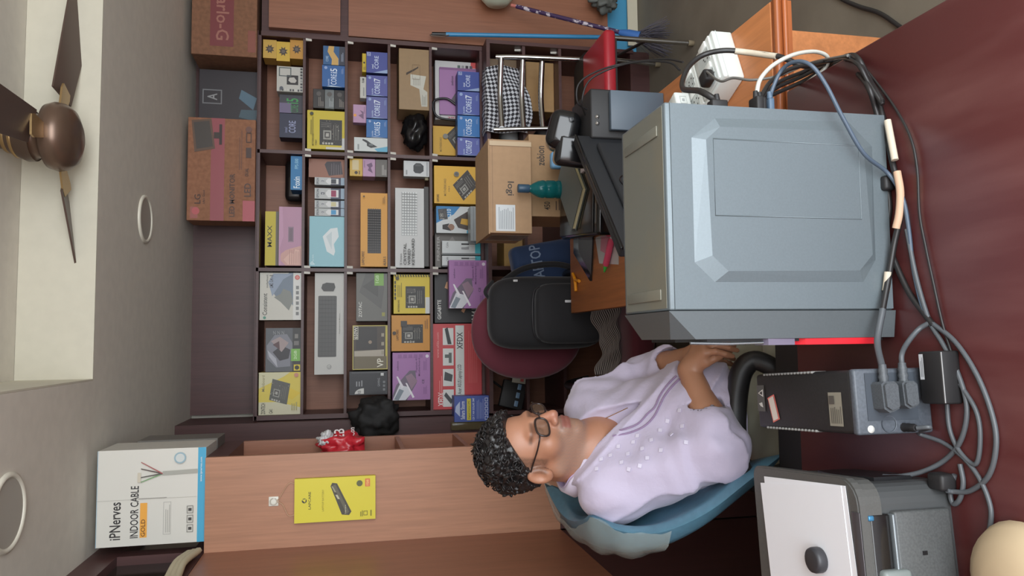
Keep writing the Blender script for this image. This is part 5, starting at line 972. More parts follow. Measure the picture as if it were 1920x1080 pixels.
# red bag and black bag behind the column
q = onY(640, 815, 2.9)
rb = lump((-.40, 2.98, float(onX(645, 820, -.37)[2])), (.05, .07, .085), mat((190, 40, 52), .3), 'red_bag', 'crumpled red plastic bag with white print stuffed beside the column', 'bag', .5, 5)
p = Print(.1, .13, M=Matrix.Translation((-.338, 2.99, float(onX(645, 820, -.37)[2])-.06)) @ Matrix.Rotation(math.radians(50), 4, 'Z')); p.t('2B', .1, .45, .5, .3, (226, 216, 216)); p.t('Con', .2, .15, .45, .16, (220, 206, 206)); o = p.mb.build('lettering'); o.parent = rb; o.matrix_parent_inverse = W(rb).inverted()
lump((-.37, 2.98, float(onX(617, 812, -.37)[2])+.005), (.03, .04, .03), mat((196, 196, 196), .3), 'knot', None, None, .6, 9, par=rb)
q = onY(705, 785, 3.85); lump((float(q[0]), 3.87, float(q[2])), (.10, .055, .125), mat((24, 22, 22), .7), 'black_bag', 'black cloth bag hanging left of the shelf beside the red bag', 'bag', .35, 11)
sp_ = MB(); sp_.box(-.46, -.40, 2.8, 2.84, 1.478, 1.50, mat((206, 206, 204), .5)); thing(sp_, 'white_block', 'small white box in the side cubby of the column', 'box')
# plastic-wrapped oddments below the blue box


# oddments in the low cabinet behind the man's forehead
rt = tag(empty('router', (-.30, 3.92, .744)), 'black router with stub antennas in the low cabinet behind the man\'s forehead', 'router')
b = MB(); b.bbox(-.075, .07, 0, .03, 0, .13, BLKM, r=.006, M=T(0, 0, 0, .1, 0, .25)); cl(b, 'casing', rt)
for k in range(3): b = MB(); b.bbox(-.06+.045*k, -.03+.045*k, -.004, .0, .03, .05, mat((120, 150, 180), .3), r=.001, M=T(0, 0, 0, .1, 0, .25)); cl(b, 'port', rt)
b = MB(); b.tube([(.05, .01, .12), (.10, .0, .19)], .006, BLK, 8); cl(b, 'antenna', rt)
b = MB(); b.bbox(-.03, .03, 0, .004, 0, .075, mat((176, 172, 160), .5), r=.001, M=T(-.20, 3.89, .744, .2, .1, .15)); pk_ = thing(b, 'paper_packet', 'pale printed packet beside the black router', 'packet')
b = MB(); b.box(-.02, .02, -.0012, -.0004, .012, .03, mat((190, 90, 90), .5), M=T(-.20, 3.89, .744, .2, .1, .15)); child(b, 'red_stamp', pk_)
q = onY(868, 796, 3.89)
b = MB(); b.bbox(q[0]-.03, q[0]+.012, 3.885, 3.99, .9446, float(onY(846, 796, 3.89)[2]), mat((120, 112, 70), .15, kind='film', alpha=.4), r=.006); thing(b, 'plastic_sleeve', 'cloudy olive plastic sleeve left of the blue battery box', 'sleeve')
# ================================================================ THE MAN (smooth implicit surfaces turned into one continuous mesh)
class Field:
    def __init__(s, lo, hi, h):
        s.o = np.array(lo, float); s.h = h; s.n = np.ceil((np.array(hi)-s.o)/h).astype(int)+1; s.d = np.full(s.n, .05, np.float32)
    def blk(s, lo, hi):
        a = np.clip(np.floor((np.array(lo)-s.o)/s.h).astype(int), 0, s.n); b = np.clip(np.ceil((np.array(hi)-s.o)/s.h).astype(int)+1, 0, s.n)
        sl = tuple(slice(a[i], b[i]) for i in range(3)); g = [((np.arange(a[i], b[i])*s.h+s.o[i]).astype(np.float32)) for i in range(3)]
        return sl, g[0][:, None, None], g[1][None, :, None], g[2][None, None, :]
    def op(s, pr, k=.01, mode='u'):
        lo, hi, fn = pr; m = k+.014; sl, X, Y, Z = s.blk(np.array(lo)-m, np.array(hi)+m)
        if s.d[sl].size == 0: return s
        b = fn(X, Y, Z); a = s.d[sl]
        if mode == 'u': hh = np.clip(.5+.5*(b-a)/k, 0, 1); s.d[sl] = b+(a-b)*(1-hh)-k*hh*(1-hh) if False else a*(1-hh)+b*hh if False else np.minimum(a, b)-np.maximum(k-np.abs(a-b), 0)**2/(4*k)
        else: b = -b; s.d[sl] = np.maximum(a, b)+np.maximum(k-np.abs(a-b), 0)**2/(4*k)
        return s
    def all(s):
        return s.blk(s.o, s.o+s.n*s.h)
    def mesh(s, smooth=1):
        d = s.d; ins = d < 0; c = np.zeros(np.array(d.shape)-1, np.uint8)
        for i in (0, 1):
            for j in (0, 1):
                for k in (0, 1): c += ins[i:d.shape[0]-1+i, j:d.shape[1]-1+j, k:d.shape[2]-1+k]
        co = np.argwhere((c > 0) & (c < 8)); ix = np.full(c.shape, -1, np.int32); ix[tuple(co.T)] = np.arange(len(co))
        cs = np.array([(i, j, k) for i in (0, 1) for j in (0, 1) for k in (0, 1)]); va = np.stack([d[tuple((co+q).T)] for q in cs], 1)
        pos = np.zeros((len(co), 3)); cnt = np.zeros((len(co), 1))
        for a in range(8):
            for b in range(a+1, 8):
                if np.abs(cs[a]-cs[b]).sum() != 1: continue
                m = ((va[:, a] < 0) != (va[:, b] < 0))[:, None]; t = (va[:, a]/(va[:, a]-va[:, b]+1e-12))[:, None]
                pos += np.where(m, cs[a]+t*(cs[b]-cs[a]), 0); cnt += m
        V = s.o+s.h*(co+pos/np.maximum(cnt, 1)); F = []
        for ax in range(3):
            e = np.zeros(3, int); e[ax] = 1; o1 = np.zeros(3, int); o1[(ax+1) % 3] = 1; o2 = np.zeros(3, int); o2[(ax+2) % 3] = 1
            sl0 = tuple(slice(0, d.shape[i]-e[i]) for i in range(3)); sl1 = tuple(slice(e[i], d.shape[i]) for i in range(3))
            p = np.argwhere(ins[sl0] != ins[sl1]); p = p[(p[:, (ax+1) % 3] > 0) & (p[:, (ax+2) % 3] > 0)]
            p = p[(p[:, (ax+1) % 3] < c.shape[(ax+1) % 3]) & (p[:, (ax+2) % 3] < c.shape[(ax+2) % 3])]
            q = np.stack([ix[tuple((p-o1-o2).T)], ix[tuple((p-o2).T)], ix[tuple(p.T)], ix[tuple((p-o1).T)]], 1)
            f = ins[tuple(p.T)]; q[~f] = q[~f][:, ::-1]; F.append(q)
        F = np.concatenate(F)
        F = F[(F >= 0).all(1)]
        for _ in range(smooth):
            acc = np.zeros_like(V); n = np.zeros((len(V), 1))
            for a in range(4):
                i, j = F[:, a], F[:, (a+1) % 4]; np.add.at(acc, i, V[j]); np.add.at(n, i, 1); np.add.at(acc, j, V[i]); np.add.at(n, j, 1)
            V = .5*V+.5*acc/np.maximum(n, 1)
        return V, F
def rc(a, b, ra, rb):
    a = np.array(a, np.float32); b = np.array(b, np.float32); ab = b-a; L2 = float(ab@ab); rm = max(ra, rb)
    def fn(X, Y, Z):
        t = np.clip(((X-a[0])*ab[0]+(Y-a[1])*ab[1]+(Z-a[2])*ab[2])/L2, 0, 1)
        return np.sqrt((X-a[0]-t*ab[0])**2+(Y-a[1]-t*ab[1])**2+(Z-a[2]-t*ab[2])**2)-(ra+(rb-ra)*t)
    return np.minimum(a, b)-rm, np.maximum(a, b)+rm, fn
def el(c, r, R=None):
    c = np.array(c, float); r = np.array(r, float); R = np.eye(3) if R is None else np.array(R); rm = r.max()
    def fn(X, Y, Z):
        x, y, z = X-c[0], Y-c[1], Z-c[2]
        p = [R[0][i]*x+R[1][i]*y+R[2][i]*z for i in range(3)]
        k0 = np.sqrt((p[0]/r[0])**2+(p[1]/r[1])**2+(p[2]/r[2])**2); k1 = np.sqrt((p[0]/r[0]**2)**2+(p[1]/r[1]**2)**2+(p[2]/r[2]**2)**2)
        return (k0*(k0-1)/np.maximum(k1, 1e-6)).astype(np.float32)
    return c-rm, c+rm, fn
def frame(f, up=(0, 0, 1), pitch=0):
    f = np.array(f, float); f /= np.linalg.norm(f); l = np.cross(up, f); l /= np.linalg.norm(l); u = np.cross(f, l); return np.stack([l, f, u], 1)   # columns: left, forward, up
def link(V, F, name, m, par=None, label=None, col=None):
    me = bpy.data.meshes.new(name); me.from_pydata(V.tolist(), [], F.tolist()); me.materials.append(m); me.polygons.foreach_set('use_smooth', [True]*len(me.polygons)); 
    if col is not None:
        at_ = me.color_attributes.new('col', 'FLOAT_COLOR', 'POINT'); at_.data.foreach_set('color', np.concatenate([col, np.ones((len(col), 1))], 1).astype(np.float32).ravel())
    o = bpy.data.objects.new(name, me); COL.objects.link(o)
    if par: o.parent = par; o.matrix_parent_inverse = W(par).inverted()
    if label: o['label'] = label
    return o
def sm(e0, e1, x): t = np.clip((x-e0)/(e1-e0), 0, 1); return t*t*(3-2*t)
# ---- joints
HC = at(1000, 840, 1.83)+np.array([0, 0, .004]); ha = math.radians(-35)
HF = frame((math.cos(ha)*math.cos(.06), math.sin(ha)*math.cos(.06), -math.sin(.06)))
_rl = .07; _Rr = np.array([[math.cos(_rl), 0, math.sin(_rl)], [0, 1, 0], [-math.sin(_rl), 0, math.cos(_rl)]]); HF = HF @ _Rr
def hp(l, f, u): return HC+HF @ np.array([l, f, u])
RS, LS = at(1152, 918, 1.78), at(1118, 768, 2.0)
NB = (RS+LS)/2+np.array([-.015, .0, .05])
REL, RWR = at(1348, 838, 1.69), at(1292, 694, 1.785)
LEL, LWR = at(1222, 700, 2.06), at(1298, 668, 1.865)
CH_, BE, PEL = at(1215, 835, 1.90), at(1310, 800, 1.86), at(1420, 850, 1.90)
PEL[2] = .60
tf = np.cross([0, 0, 1], RS-LS); tf[2] = 0; tf = -tf/np.linalg.norm(tf)   # chest direction
if tf[0] < 0: tf = -tf
TF = frame(tf)
# ---- body
B = Field((-.66, 1.38, .50), (.12, 2.16, 1.36), .0034)
H = lambda pr, k=.012, m='u': B.op(pr, k, m)
hel = lambda c, r, R=None: el(hp(*c), r, HF if R is None else HF @ R)
hrc = lambda a, b, ra, rb: rc(hp(*a), hp(*b), ra, rb)
H(hel((0, -.012, .03), (.073, .093, .086))); H(hel((0, .024, -.035), (.060, .064, .072)), .03)
for s in (-1, 1):
    H(hrc((s*.052, -.012, -.062), (0, .062, -.096), .020, .019), .025); H(hel((s*.043, .052, -.026), (.024, .026, .026)), .02)
H(hel((0, .07, -.096), (.022, .02, .019)), .016); H(hrc((-.036, .074, .021), (.036, .074, .021), .010, .010), .014)
for s in (-1, 1): H(hel((s*.032, .094, -.001), (.019, .016, .013)), .014, 's')
for s in (-1, 1): H(hel((s*.031, .073, -.001), (.014, .013, .012)), .003)
H(hrc((0, .083, .012), (0, .108, -.032), .0085, .0125), .012)
for s in (-1, 1): H(hel((s*.0125, .097, -.037), (.009, .011, .008)), .006)
H(hel((0, .078, -.066), (.027, .017, .020)), .014); H(hrc((-.019, .088, -.060), (.019, .088, -.060), .0045, .0045), .006); H(hrc((-.016, .088, -.071), (.016, .088, -.071), .0055, .0055), .005); H(hrc((-.022, .094, -.0655), (.022, .094, -.0655), .0015, .0015), .004, 's')
for s in (-1, 1):
    Re = np.array([[math.cos(.35), -s*math.sin(.35), 0], [s*math.sin(.35), math.cos(.35), 0], [0, 0, 1]])
    H(hel((s*.079, -.014, -.012), (.010, .021, .033), Re), .006); H(hel((s*.088, -.010, -.008), (.007, .011, .019), Re), .005, 's'); H(hel((s*.078, -.006, -.03), (.007, .009, .010)), .006)
H(rc(hp(0, -.03, -.07), NB, .055, .058), .03); H(rc(hp(0, .02, -.09), NB+TF @ np.array([0, .05, -.02]), .03, .05), .03)
H(rc(NB+TF @ np.array([0, -.005, -.03]), CH_+TF @ np.array([0, -.02, .0]), .085, .10), .05); H(rc(CH_, CH_*.3+BE*.7, .10, .09), .04); H(rc(LS*.75+RS*.25, RS*.75+LS*.25, .05, .05), .05)
for S_, E_, W_ in ((RS, REL, RWR), (LS, LEL, LWR)):
    H(rc(S_, E_, .045, .038), .02); H(rc(E_, E_*.6+W_*.4, .038, .040), .015); H(rc(E_*.6+W_*.4, W_, .039, .026), .015)
# hands: palm + five bent fingers each
def hand(wr, pts, k1, k2, thumb, fr, palm=.016):
    for K in pts: H(rc(wr, K[0], palm+.002, palm-.003), .014)
    for K, r in zip(pts, fr):
        H(rc(K[0], K[1], r, r*.92), .004)
        H(rc(K[1], K[2], r*.92, r*.82), .002); H(rc(K[2], K[3], r*.82, r*.68), .002)
    a, b, c, d = thumb; H(rc(a, b, .015, .0115), .012); H(rc(b, c, .011, .0095), .003); H(rc(c, d, .0095, .0075), .002)
A = lambda x, y, D: at(x, y, D)
hand(RWR, [[A(1322, 662, 1.750), A(1342, 659, 1.737), A(1360, 664, 1.737), A(1374, 668, 1.745)],
           [A(1320, 653, 1.765), A(1344, 648, 1.755), A(1366, 652, 1.755), A(1382, 657, 1.765)],
           [A(1316, 645, 1.785), A(1340, 640, 1.780), A(1361, 643, 1.780), A(1377, 648, 1.785)],
           [A(1310, 638, 1.805), A(1332, 632, 1.805), A(1348, 634, 1.807), A(1361, 638, 1.815)]], None, None,
     (A(1305, 685, 1.770), A(1324, 680, 1.755), A(1340, 672, 1.753), A(1352, 668, 1.755)), (.0085, .009, .0085, .0075))
hand(LWR, [[A(1318, 655, 1.840), A(1340, 650, 1.840), A(1358, 655, 1.845), A(1370, 660, 1.855)],
           [A(1322, 664, 1.850), A(1345, 664, 1.850), A(1363, 668, 1.855), A(1376, 673, 1.865)],
           [A(1324, 673, 1.865), A(1345, 676, 1.865), A(1362, 680, 1.870), A(1374, 684, 1.875)],
           [A(1322, 682, 1.880), A(1340, 687, 1.880), A(1354, 690, 1.885), A(1364, 693, 1.890)]], None, None,
     (A(1306, 652, 1.855), A(1320, 642, 1.840), A(1334, 638, 1.840), A(1346, 640, 1.845)), (.0085, .009, .0085, .0075))
V, Fq = B.mesh(1)
L = (V-HC) @ HF; l, f_, u = np.abs(L[:, 0]), L[:, 1], L[:, 2]
skin = np.array(lin((172, 122, 96))[:3]); dark = np.array(lin((132, 88, 68))[:3]); stub = np.array(lin((132, 112, 100))[:3]); lip = np.array(lin((140, 84, 76))[:3]); hairc = np.array(lin((40, 34, 32))[:3]); red = np.array(lin((178, 112, 92))[:3])
col = np.tile(skin, (len(V), 1)); mixv = lambda c, w_: col.__imul__(0) if False else col+(c-col)*w_[:, None]
arm = sm(1.02, .98, V[:, 2]); col = mixv(np.array(lin((170, 122, 94))[:3]), arm)
hd_ = sm(-.13, -.11, u)
jit = .5+.5*np.sin(V[:, 0]*900+np.sin(V[:, 2]*700)*2)*np.sin(V[:, 1]*800+V[:, 2]*600)
st = sm(-.025, -.055, u+.25*np.maximum(l-.03, 0))*sm(-.03, .0, f_)*hd_*(1-.0*jit); col = mixv(stub, st*(.3+.5*jit))
mus = sm(.03, .02, l)*sm(-.048, -.052, u)*sm(-.062, -.058, u)*sm(.07, .08, f_); col = mixv(np.array(lin((112, 92, 84))[:3]), mus*.6)
lp = sm(.024, .02, l)*sm(-.054, -.057, u)*sm(-.079, -.075, u)*sm(.078, .086, f_); col = mixv(lip, lp*.85)
bro = sm(.056, .05, l)*sm(.008, .014, l)*sm(.013, .019, u)*sm(.028, .022, u)*sm(.05, .06, f_); col = mixv(hairc, bro*.55)
sbn = sm(.045, .055, l)*sm(-.008, .0, f_)*sm(.034, .022, f_)*sm(-.034, -.02, u)*sm(.06, .05, u); col = mixv(hairc, sbn*(.35+.3*jit)); nos = np.exp(-((L[:, 0]/.022)**2+((f_-.105)/.025)**2+((u+.03)/.022)**2)); col = mixv(red, nos*.5)
eye = np.exp(-(((l-.031)/.014)**2+((f_-.085)/.014)**2+((u)/.009)**2)); col = mixv(np.array(lin((120, 80, 66))[:3]), eye*.6)
SK = bpy.data.materials.new('skin'); SK.use_nodes = True; nt = SK.node_tree; bs = nt.nodes['Principled BSDF']; an = nt.nodes.new('ShaderNodeAttribute'); an.attribute_name = 'col'; nt.links.new(an.outputs[0], bs.inputs['Base Color']); bs.inputs['Roughness'].default_value = .45
bs.inputs['Subsurface Weight'].default_value = .08; bs.inputs['Subsurface Radius'].default_value = (.01, .004, .002)
nz = nt.nodes.new('ShaderNodeTexNoise'); nz.inputs['Scale'].default_value = 320; bpn = nt.nodes.new('ShaderNodeBump'); bpn.inputs['Strength'].default_value = .15; bpn.inputs['Distance'].default_value = .0008; nt.links.new(nz.outputs[0], bpn.inputs['Height']); nt.links.new(bpn.outputs[0], bs.inputs['Normal'])
man = tag(empty('person', (float(PEL[0]), float(PEL[1]), .47)), 'seated man in a pale lilac shirt and glasses, hands in lap, looking right', 'person')
link(V, Fq, 'body', SK, man, 'skin of face, neck and forearms', col)
# ---- hair
HR = Field(tuple(HC-.17), tuple(HC+.17), .0026)
HR.op(hel((0, -.014, .034), (.088, .108, .098)), .01)
sl, X, Y, Z = HR.all(); xl = (X-HC[0])*HF[0, 0]+(Y-HC[1])*HF[1, 0]+(Z-HC[2])*HF[2, 0]; xf = (X-HC[0])*HF[0, 1]+(Y-HC[1])*HF[1, 1]+(Z-HC[2])*HF[2, 1]; xu = (X-HC[0])*HF[0, 2]+(Y-HC[1])*HF[1, 2]+(Z-HC[2])*HF[2, 2]
w1 = np.sin(150*xl+4*np.sin(62*xu+1)+2)*np.sin(135*xf+4*np.sin(70*xl))*np.sin(140*xu+3*np.sin(66*xf+.5)); w2 = np.sin(300*xf+3*np.sin(120*xu))*np.sin(280*xl+3*np.sin(110*xf))*np.sin(290*xu+1); w3 = np.sin(48*xl+1)*np.sin(44*xf+2)*np.sin(50*xu)
HR.d = (HR.d - .011*w1*sm(.02, .05, xu+.3*np.abs(xl)*0) - .0038*w1 - .0035*w2 - .008*w3*sm(.02, .06, xu)).astype(np.float32)
# hairline: forehead free, round the ears, nape
front = xf-(.028+np.clip((xu-.045)*1.25, -.028, .075)+.006*np.sin(55*xl))
low = (-.072+.058*sm(-.055, -.02, xf))-xu
earc = .036-np.sqrt((xf+.012)**2+(xu+.016)**2)
side = np.where(np.abs(xl) > .055, earc, -1)
burn = np.where((np.abs(xl) > .05) & (xf > .0) & (xf < .022) & (xu > -.02), -1, 1)
cut = np.maximum(np.maximum(front, low), side)
HR.d = np.maximum(HR.d, cut).astype(np.float32)
V, Fq = HR.mesh(1); HM = mat((34, 31, 31), .38, kind='speck', scale=160, lo=.6, hi=1.5, bump=.5, name='hair')
link(V, Fq, 'hair', HM, man, 'short curly black hair')
rr = random.Random(3); cb = MB()
for i in range(260):   # loose curls
    a = rr.uniform(-math.pi, math.pi); e = rr.uniform(.05, 1.5); 
    n_ = np.array([math.sin(a)*math.cos(e)*.086, math.cos(a)*math.cos(e)*.104-.014, math.sin(e)*.096+.034])
    if n_[1] > .03+max(0, (n_[2]-.045))*1.2 or (abs(n_[0]) > .055 and n_[2] < .03 and n_[1] > -.05): continue
    c0 = Vector(hp(*n_)); t1 = Vector([rr.uniform(-1, 1) for _ in range(3)]).normalized(); nn = Vector(HF @ (n_/np.linalg.norm(n_))); t2 = nn.cross(t1).normalized(); t1 = t2.cross(nn); R_ = rr.uniform(.005, .010)
    cb.tube([c0+nn*(.002+.010*math.sin(k/6*math.pi))+(t1*math.cos(k*.9)+t2*math.sin(k*.9))*R_ for k in range(7)], .0011, HM, 4, cap=False, rads=[.0005, .0013, .0016, .0016, .0015, .0012, .0004])
o = child(cb, 'loose_curls', man); o['kind'] = 'stuff'
# ---- spectacles
GF = mat((44, 34, 32), .25); GLs = mat((120, 96, 78), .05, kind='film', alpha=.45)
gl = empty('spectacles', tuple(hp(0, .095, 0))); gl.parent = man; gl.matrix_parent_inverse = W(man).inverted()
for s in (-1, 1):
    ring = []
    for k in range(25):
        t = 2*math.pi*k/24; ring.append(hp(s*.033+.0255*sq(math.cos(t), .7), .103-.012*abs(s*.033+.0255*sq(math.cos(t), .7))/.06, -.003+.0165*sq(math.sin(t), .75)-.002*(math.cos(t)*s)))
    b = MB(); b.tube(ring, .0026, GF, 6); child(b, 'rim', gl)
    b = MB(); b.add([tuple(q) for q in ring[:24]], [list(range(24))], GLs); child(b, 'lens', gl)
    b = MB(); b.tube(crom([hp(s*.0585, .092, .006), hp(s*.068, .086, .007), hp(s*.0745, .06, .008), hp(s*.0785, .0, .012), hp(s*.0795, -.014, .008), hp(s*.078, -.03, -.012)], 5), .002, GF, 6, rads=None); child(b, 'temple', gl)
b = MB(); b.tube(crom([hp(-.009, .106, .002), hp(0, .109, .005), hp(.009, .106, .002)], 4), .0018, GF, 6); child(b, 'bridge', gl)
# ---- shirt
S = Field((-.68, 1.36, .50), (.08, 2.20, 1.20), .0052)
S.op(rc(NB+TF @ np.array([0, -.03, -.06]), CH_+TF @ np.array([0, -.01, 0]), .10, .128), .05); S.op(rc(CH_, BE, .135, .15), .05); S.op(rc(BE, PEL, .15, .155), .05)
S.op(rc(LS, RS, .066, .066), .06); S.op(el(CH_+TF @ np.array([0, .03, .03]), (.16, .11, .13), TF), .05)
S.op(rc(NB+np.array([0, 0, .012]), NB+np.array([0, 0, -.06]), .066, .10), .04)
RSE = REL+(RWR-REL)*.30; LSE = LEL+(LWR-LEL)*.42
S.op(rc(RS, REL, .074, .062), .04); S.op(rc(REL, RSE, .060, .054), .02); S.op(rc(LS, LEL, .070, .058), .04); S.op(rc(LEL, LSE, .058, .052), .02)
S.op(rc(PEL+TF @ np.array([-.1, .1, -.03]), PEL+TF @ np.array([-.09, .26, -.03]), .09, .07), .05); S.op(rc(PEL+TF @ np.array([.1, .1, -.03]), PEL+TF @ np.array([.09, .2, -.03]), .09, .07), .05)
sl, X, Y, Z = S.all()
lt = (X-CH_[0])*TF[0, 0]+(Y-CH_[1])*TF[1, 0]; ft = (X-CH_[0])*TF[0, 1]+(Y-CH_[1])*TF[1, 1]; zt_ = Z-CH_[2]
wr = np.sin(26*zt_+9*lt+3*np.sin(14*ft+9*lt))+.7*np.sin(44*zt_-30*ft+4*np.sin(20*lt))+.5*np.sin(58*lt+32*zt_+3*np.sin(25*ft))
rid = 1-np.abs(np.sin(17*zt_+13*ft+2.2*np.sin(11*lt+4*zt_)))
# folds gathering at the elbows
de = np.sqrt((X-REL[0])**2+(Y-REL[1])**2+(Z-REL[2])**2); dl_ = np.sqrt((X-LEL[0])**2+(Y-LEL[1])**2+(Z-LEL[2])**2)
S.d = (S.d-.0036*wr-.009*rid**4-.004*np.sin(de*130+3*np.sin(20*zt_))*sm(.17, .05, de)-.004*np.sin(dl_*120+2*np.sin(22*zt_))*sm(.17, .05, dl_)).astype(np.float32)
S.d = np.maximum(S.d, (.752-Z)+0*X+0*Y).astype(np.float32)
# rolled cuffs: cut sleeves square, add cuff rings
for E_, W_, SE, r in ((REL, RWR, RSE, .057), (LEL, LWR, LSE, .056)):
    dr = (W_-E_)/np.linalg.norm(W_-E_); c1 = SE-dr*.028
    def cuff(X, Y, Z, c=SE, c1=c1, dr=dr, r=r):
        tt = (X-SE[0])*dr[0]+(Y-SE[1])*dr[1]+(Z-SE[2])*dr[2]; x, y, z = X-c[0]-tt*dr[0], Y-c[1]-tt*dr[1], Z-c[2]-tt*dr[2]; rad = np.sqrt(x*x+y*y+z*z)
        return np.maximum(np.maximum(rad-r, tt-.012), -.045-tt)
    S.op((SE-.09, SE+.09, cuff), .004)
    def end(X, Y, Z, c=SE, dr=dr, r=r):
        tt = (X-c[0])*dr[0]+(Y-c[1])*dr[1]+(Z-c[2])*dr[2]; x, y, z = X-c[0]-tt*dr[0], Y-c[1]-tt*dr[1], Z-c[2]-tt*dr[2]; rad = np.sqrt(x*x+y*y+z*z)
        return np.maximum(np.maximum(rad-(r-.011), tt-.05), .006-tt)
    S.op((SE-.06, SE+.08, end), .002, 's')
# open neck
NF = NB+TF @ np.array([0, .055, .0]); VB = CH_+TF @ np.array([.0, .135, .055])
S.op(rc(NB+np.array([0, 0, .10]), NB+TF @ np.array([0, .02, .01]), .068, .055), .004, 's'); S.op(rc(NF+TF @ np.array([0, .03, .02]), VB, .05, .012), .006, 's')
V, Fq = S.mesh(1)
SHM = bpy.data.materials.new('lilac_shirt'); SHM.use_nodes = True; nt = SHM.node_tree; bs = nt.nodes['Principled BSDF']; bs.inputs['Base Color'].default_value = lin((192, 183, 205)); bs.inputs['Roughness'].default_value = .85
tc = nt.nodes.new('ShaderNodeTexCoord'); n1 = nt.nodes.new('ShaderNodeTexNoise'); n1.inputs['Scale'].default_value = 32; n1.inputs['Detail'].default_value = 6; nt.links.new(tc.outputs['Object'], n1.inputs[0]); bpn = nt.nodes.new('ShaderNodeBump'); bpn.inputs['Strength'].default_value = .45; bpn.inputs['Distance'].default_value = .006; nt.links.new(n1.outputs[0], bpn.inputs['Height']); nt.links.new(bpn.outputs[0], bs.inputs['Normal'])
bs.inputs['Sheen Weight'].default_value = .25
sh = link(V, Fq, 'shirt', SHM, man, 'pale lilac shirt with rolled sleeves')
from mathutils.bvhtree import BVHTree
bvh = BVHTree.FromPolygons(V.tolist(), Fq.tolist())
def onshirt(px, py, off=.002):
    d = Vector(ray(px, py)); h = bvh.ray_cast(Vector(_C), d.normalized()); return (h[0]+h[1]*off, h[1]) if h[0] else (None, None)
# collar and placket
COLM = mat((196, 176, 220), .8, kind='cloth'); WHC = mat((214, 206, 226), .85, kind='cloth')
def strip(name, pts, wv, m, th=.003):
    P_ = crom(pts, 5); b = MB(); vs = []; n = len(P_)
    for p, in zip(P_): vs += [tuple(p), tuple(p+Vector(wv))]
    fs = [(2*i, 2*i+2, 2*i+3, 2*i+1) for i in range(n-1)]; b.add(vs, fs, m, True); o = child(b, name, sh); md = o.modifiers.new('s', 'SOLIDIFY'); md.thickness = th; return o
def nk(a, r=.068, z=0, k=1.0): return NB+TF @ np.array([r*math.sin(a), -.012+r*k*math.cos(a), z])
cpts = [nk(a, .071+.010*max(0, math.cos(a)), .030-.045*max(0, math.cos(a))) for a in np.linspace(.75, 2*math.pi-.75, 14)]
strip('collar', cpts, (0, 0, .034), COLM)
P_ = crom([q+np.array([0, 0, .033]) for q in cpts], 5); b = MB(); vs = []
for i, p in enumerate(P_):
    r_ = p-Vector(NB); r_.z = 0; r_.normalize(); e = abs(2*i/(len(P_)-1)-1); wd = .026+.022*e**3
    vs += [tuple(p), tuple(p+r_*.010+Vector((0, 0, .001))), tuple(p+r_*(.010+wd*.55)+Vector((0, 0, -wd)))]
b.add(vs, [f for i in range(len(P_)-1) for f in ((3*i, 3*i+1, 3*i+4, 3*i+3), (3*i+1, 3*i+2, 3*i+5, 3*i+4))], WHC, True); o = child(b, 'collar_leaf', sh); md = o.modifiers.new('s', 'SOLIDIFY'); md.thickness = .002
# lapels of the open front, lying on the shirt edge
def flap(name, pp, m):
    q = [onshirt(*p, .0045)[0] for p in pp]
    if any(x is None for x in q): return
    b = MB(); b.add([tuple(v) for v in q], [list(range(len(q)))], m); o = child(b, name, sh); md = o.modifiers.new('s', 'SOLIDIFY'); md.thickness = .003
def ribbon(name, pp, r, m, off=.002):
    q = [onshirt(*p, off)[0] for p in pp]; q = [x for x in q if x is not None]
    if len(q) > 2: b = MB(); b.tube(crom(q, 4), r, m, 6); child(b, name, sh)
PUR = mat((150, 128, 160), .8)
ribbon('placket_edge', [(1140, 812), (1165, 806), (1195, 796), (1215, 776), (1228, 764), (1238, 742), (1252, 722), (1268, 706)], .0022, PUR)
ribbon('placket_edge', [(1150, 818), (1180, 812), (1208, 800), (1226, 782), (1236, 764), (1246, 744), (1260, 726), (1274, 712)], .0022, PUR)
# sequin-like embroidered squares
for px, py in ((1145, 855), (1160, 838), (1178, 852), (1188, 830), (1205, 842), (1166, 868), (1196, 818), (1222, 826), (1238, 808), (1214, 860), (1128, 862), (1252, 790), (1260, 815), (1280, 800), (1240, 845), (1275, 770), (1286, 830), (1180, 880), (1120, 880), (1200, 874)):
    q, nn = onshirt(px, py, .0015)
    if q is None: continue
    t1 = nn.cross(Vector((.3, .1, 1))).normalized(); t2 = nn.cross(t1); s_ = .0045; b = MB(); b.add([tuple(q+t1*s_*a+t2*s_*c+nn*e) for e in (0, .002) for a, c in ((-1, -1), (1, -1), (1, 1), (-1, 1))], [(0, 1, 2, 3), (7, 6, 5, 4), (0, 4, 5, 1), (1, 5, 6, 2), (2, 6, 7, 3), (3, 7, 4, 0)], mat((212, 206, 224), .6)); child(b, 'embroidered_square', sh)
# thin neck chain
b = MB(); b.tube(crom([nk(1.2, .062, .02), nk(.75, .066, -.005), NF+TF @ np.array([.03, .03, -.03]), VB+np.array([0, 0, .03])], 6), .0011, mat((206, 170, 110), .25, .9), 5); child(b, 'neck_chain', man)
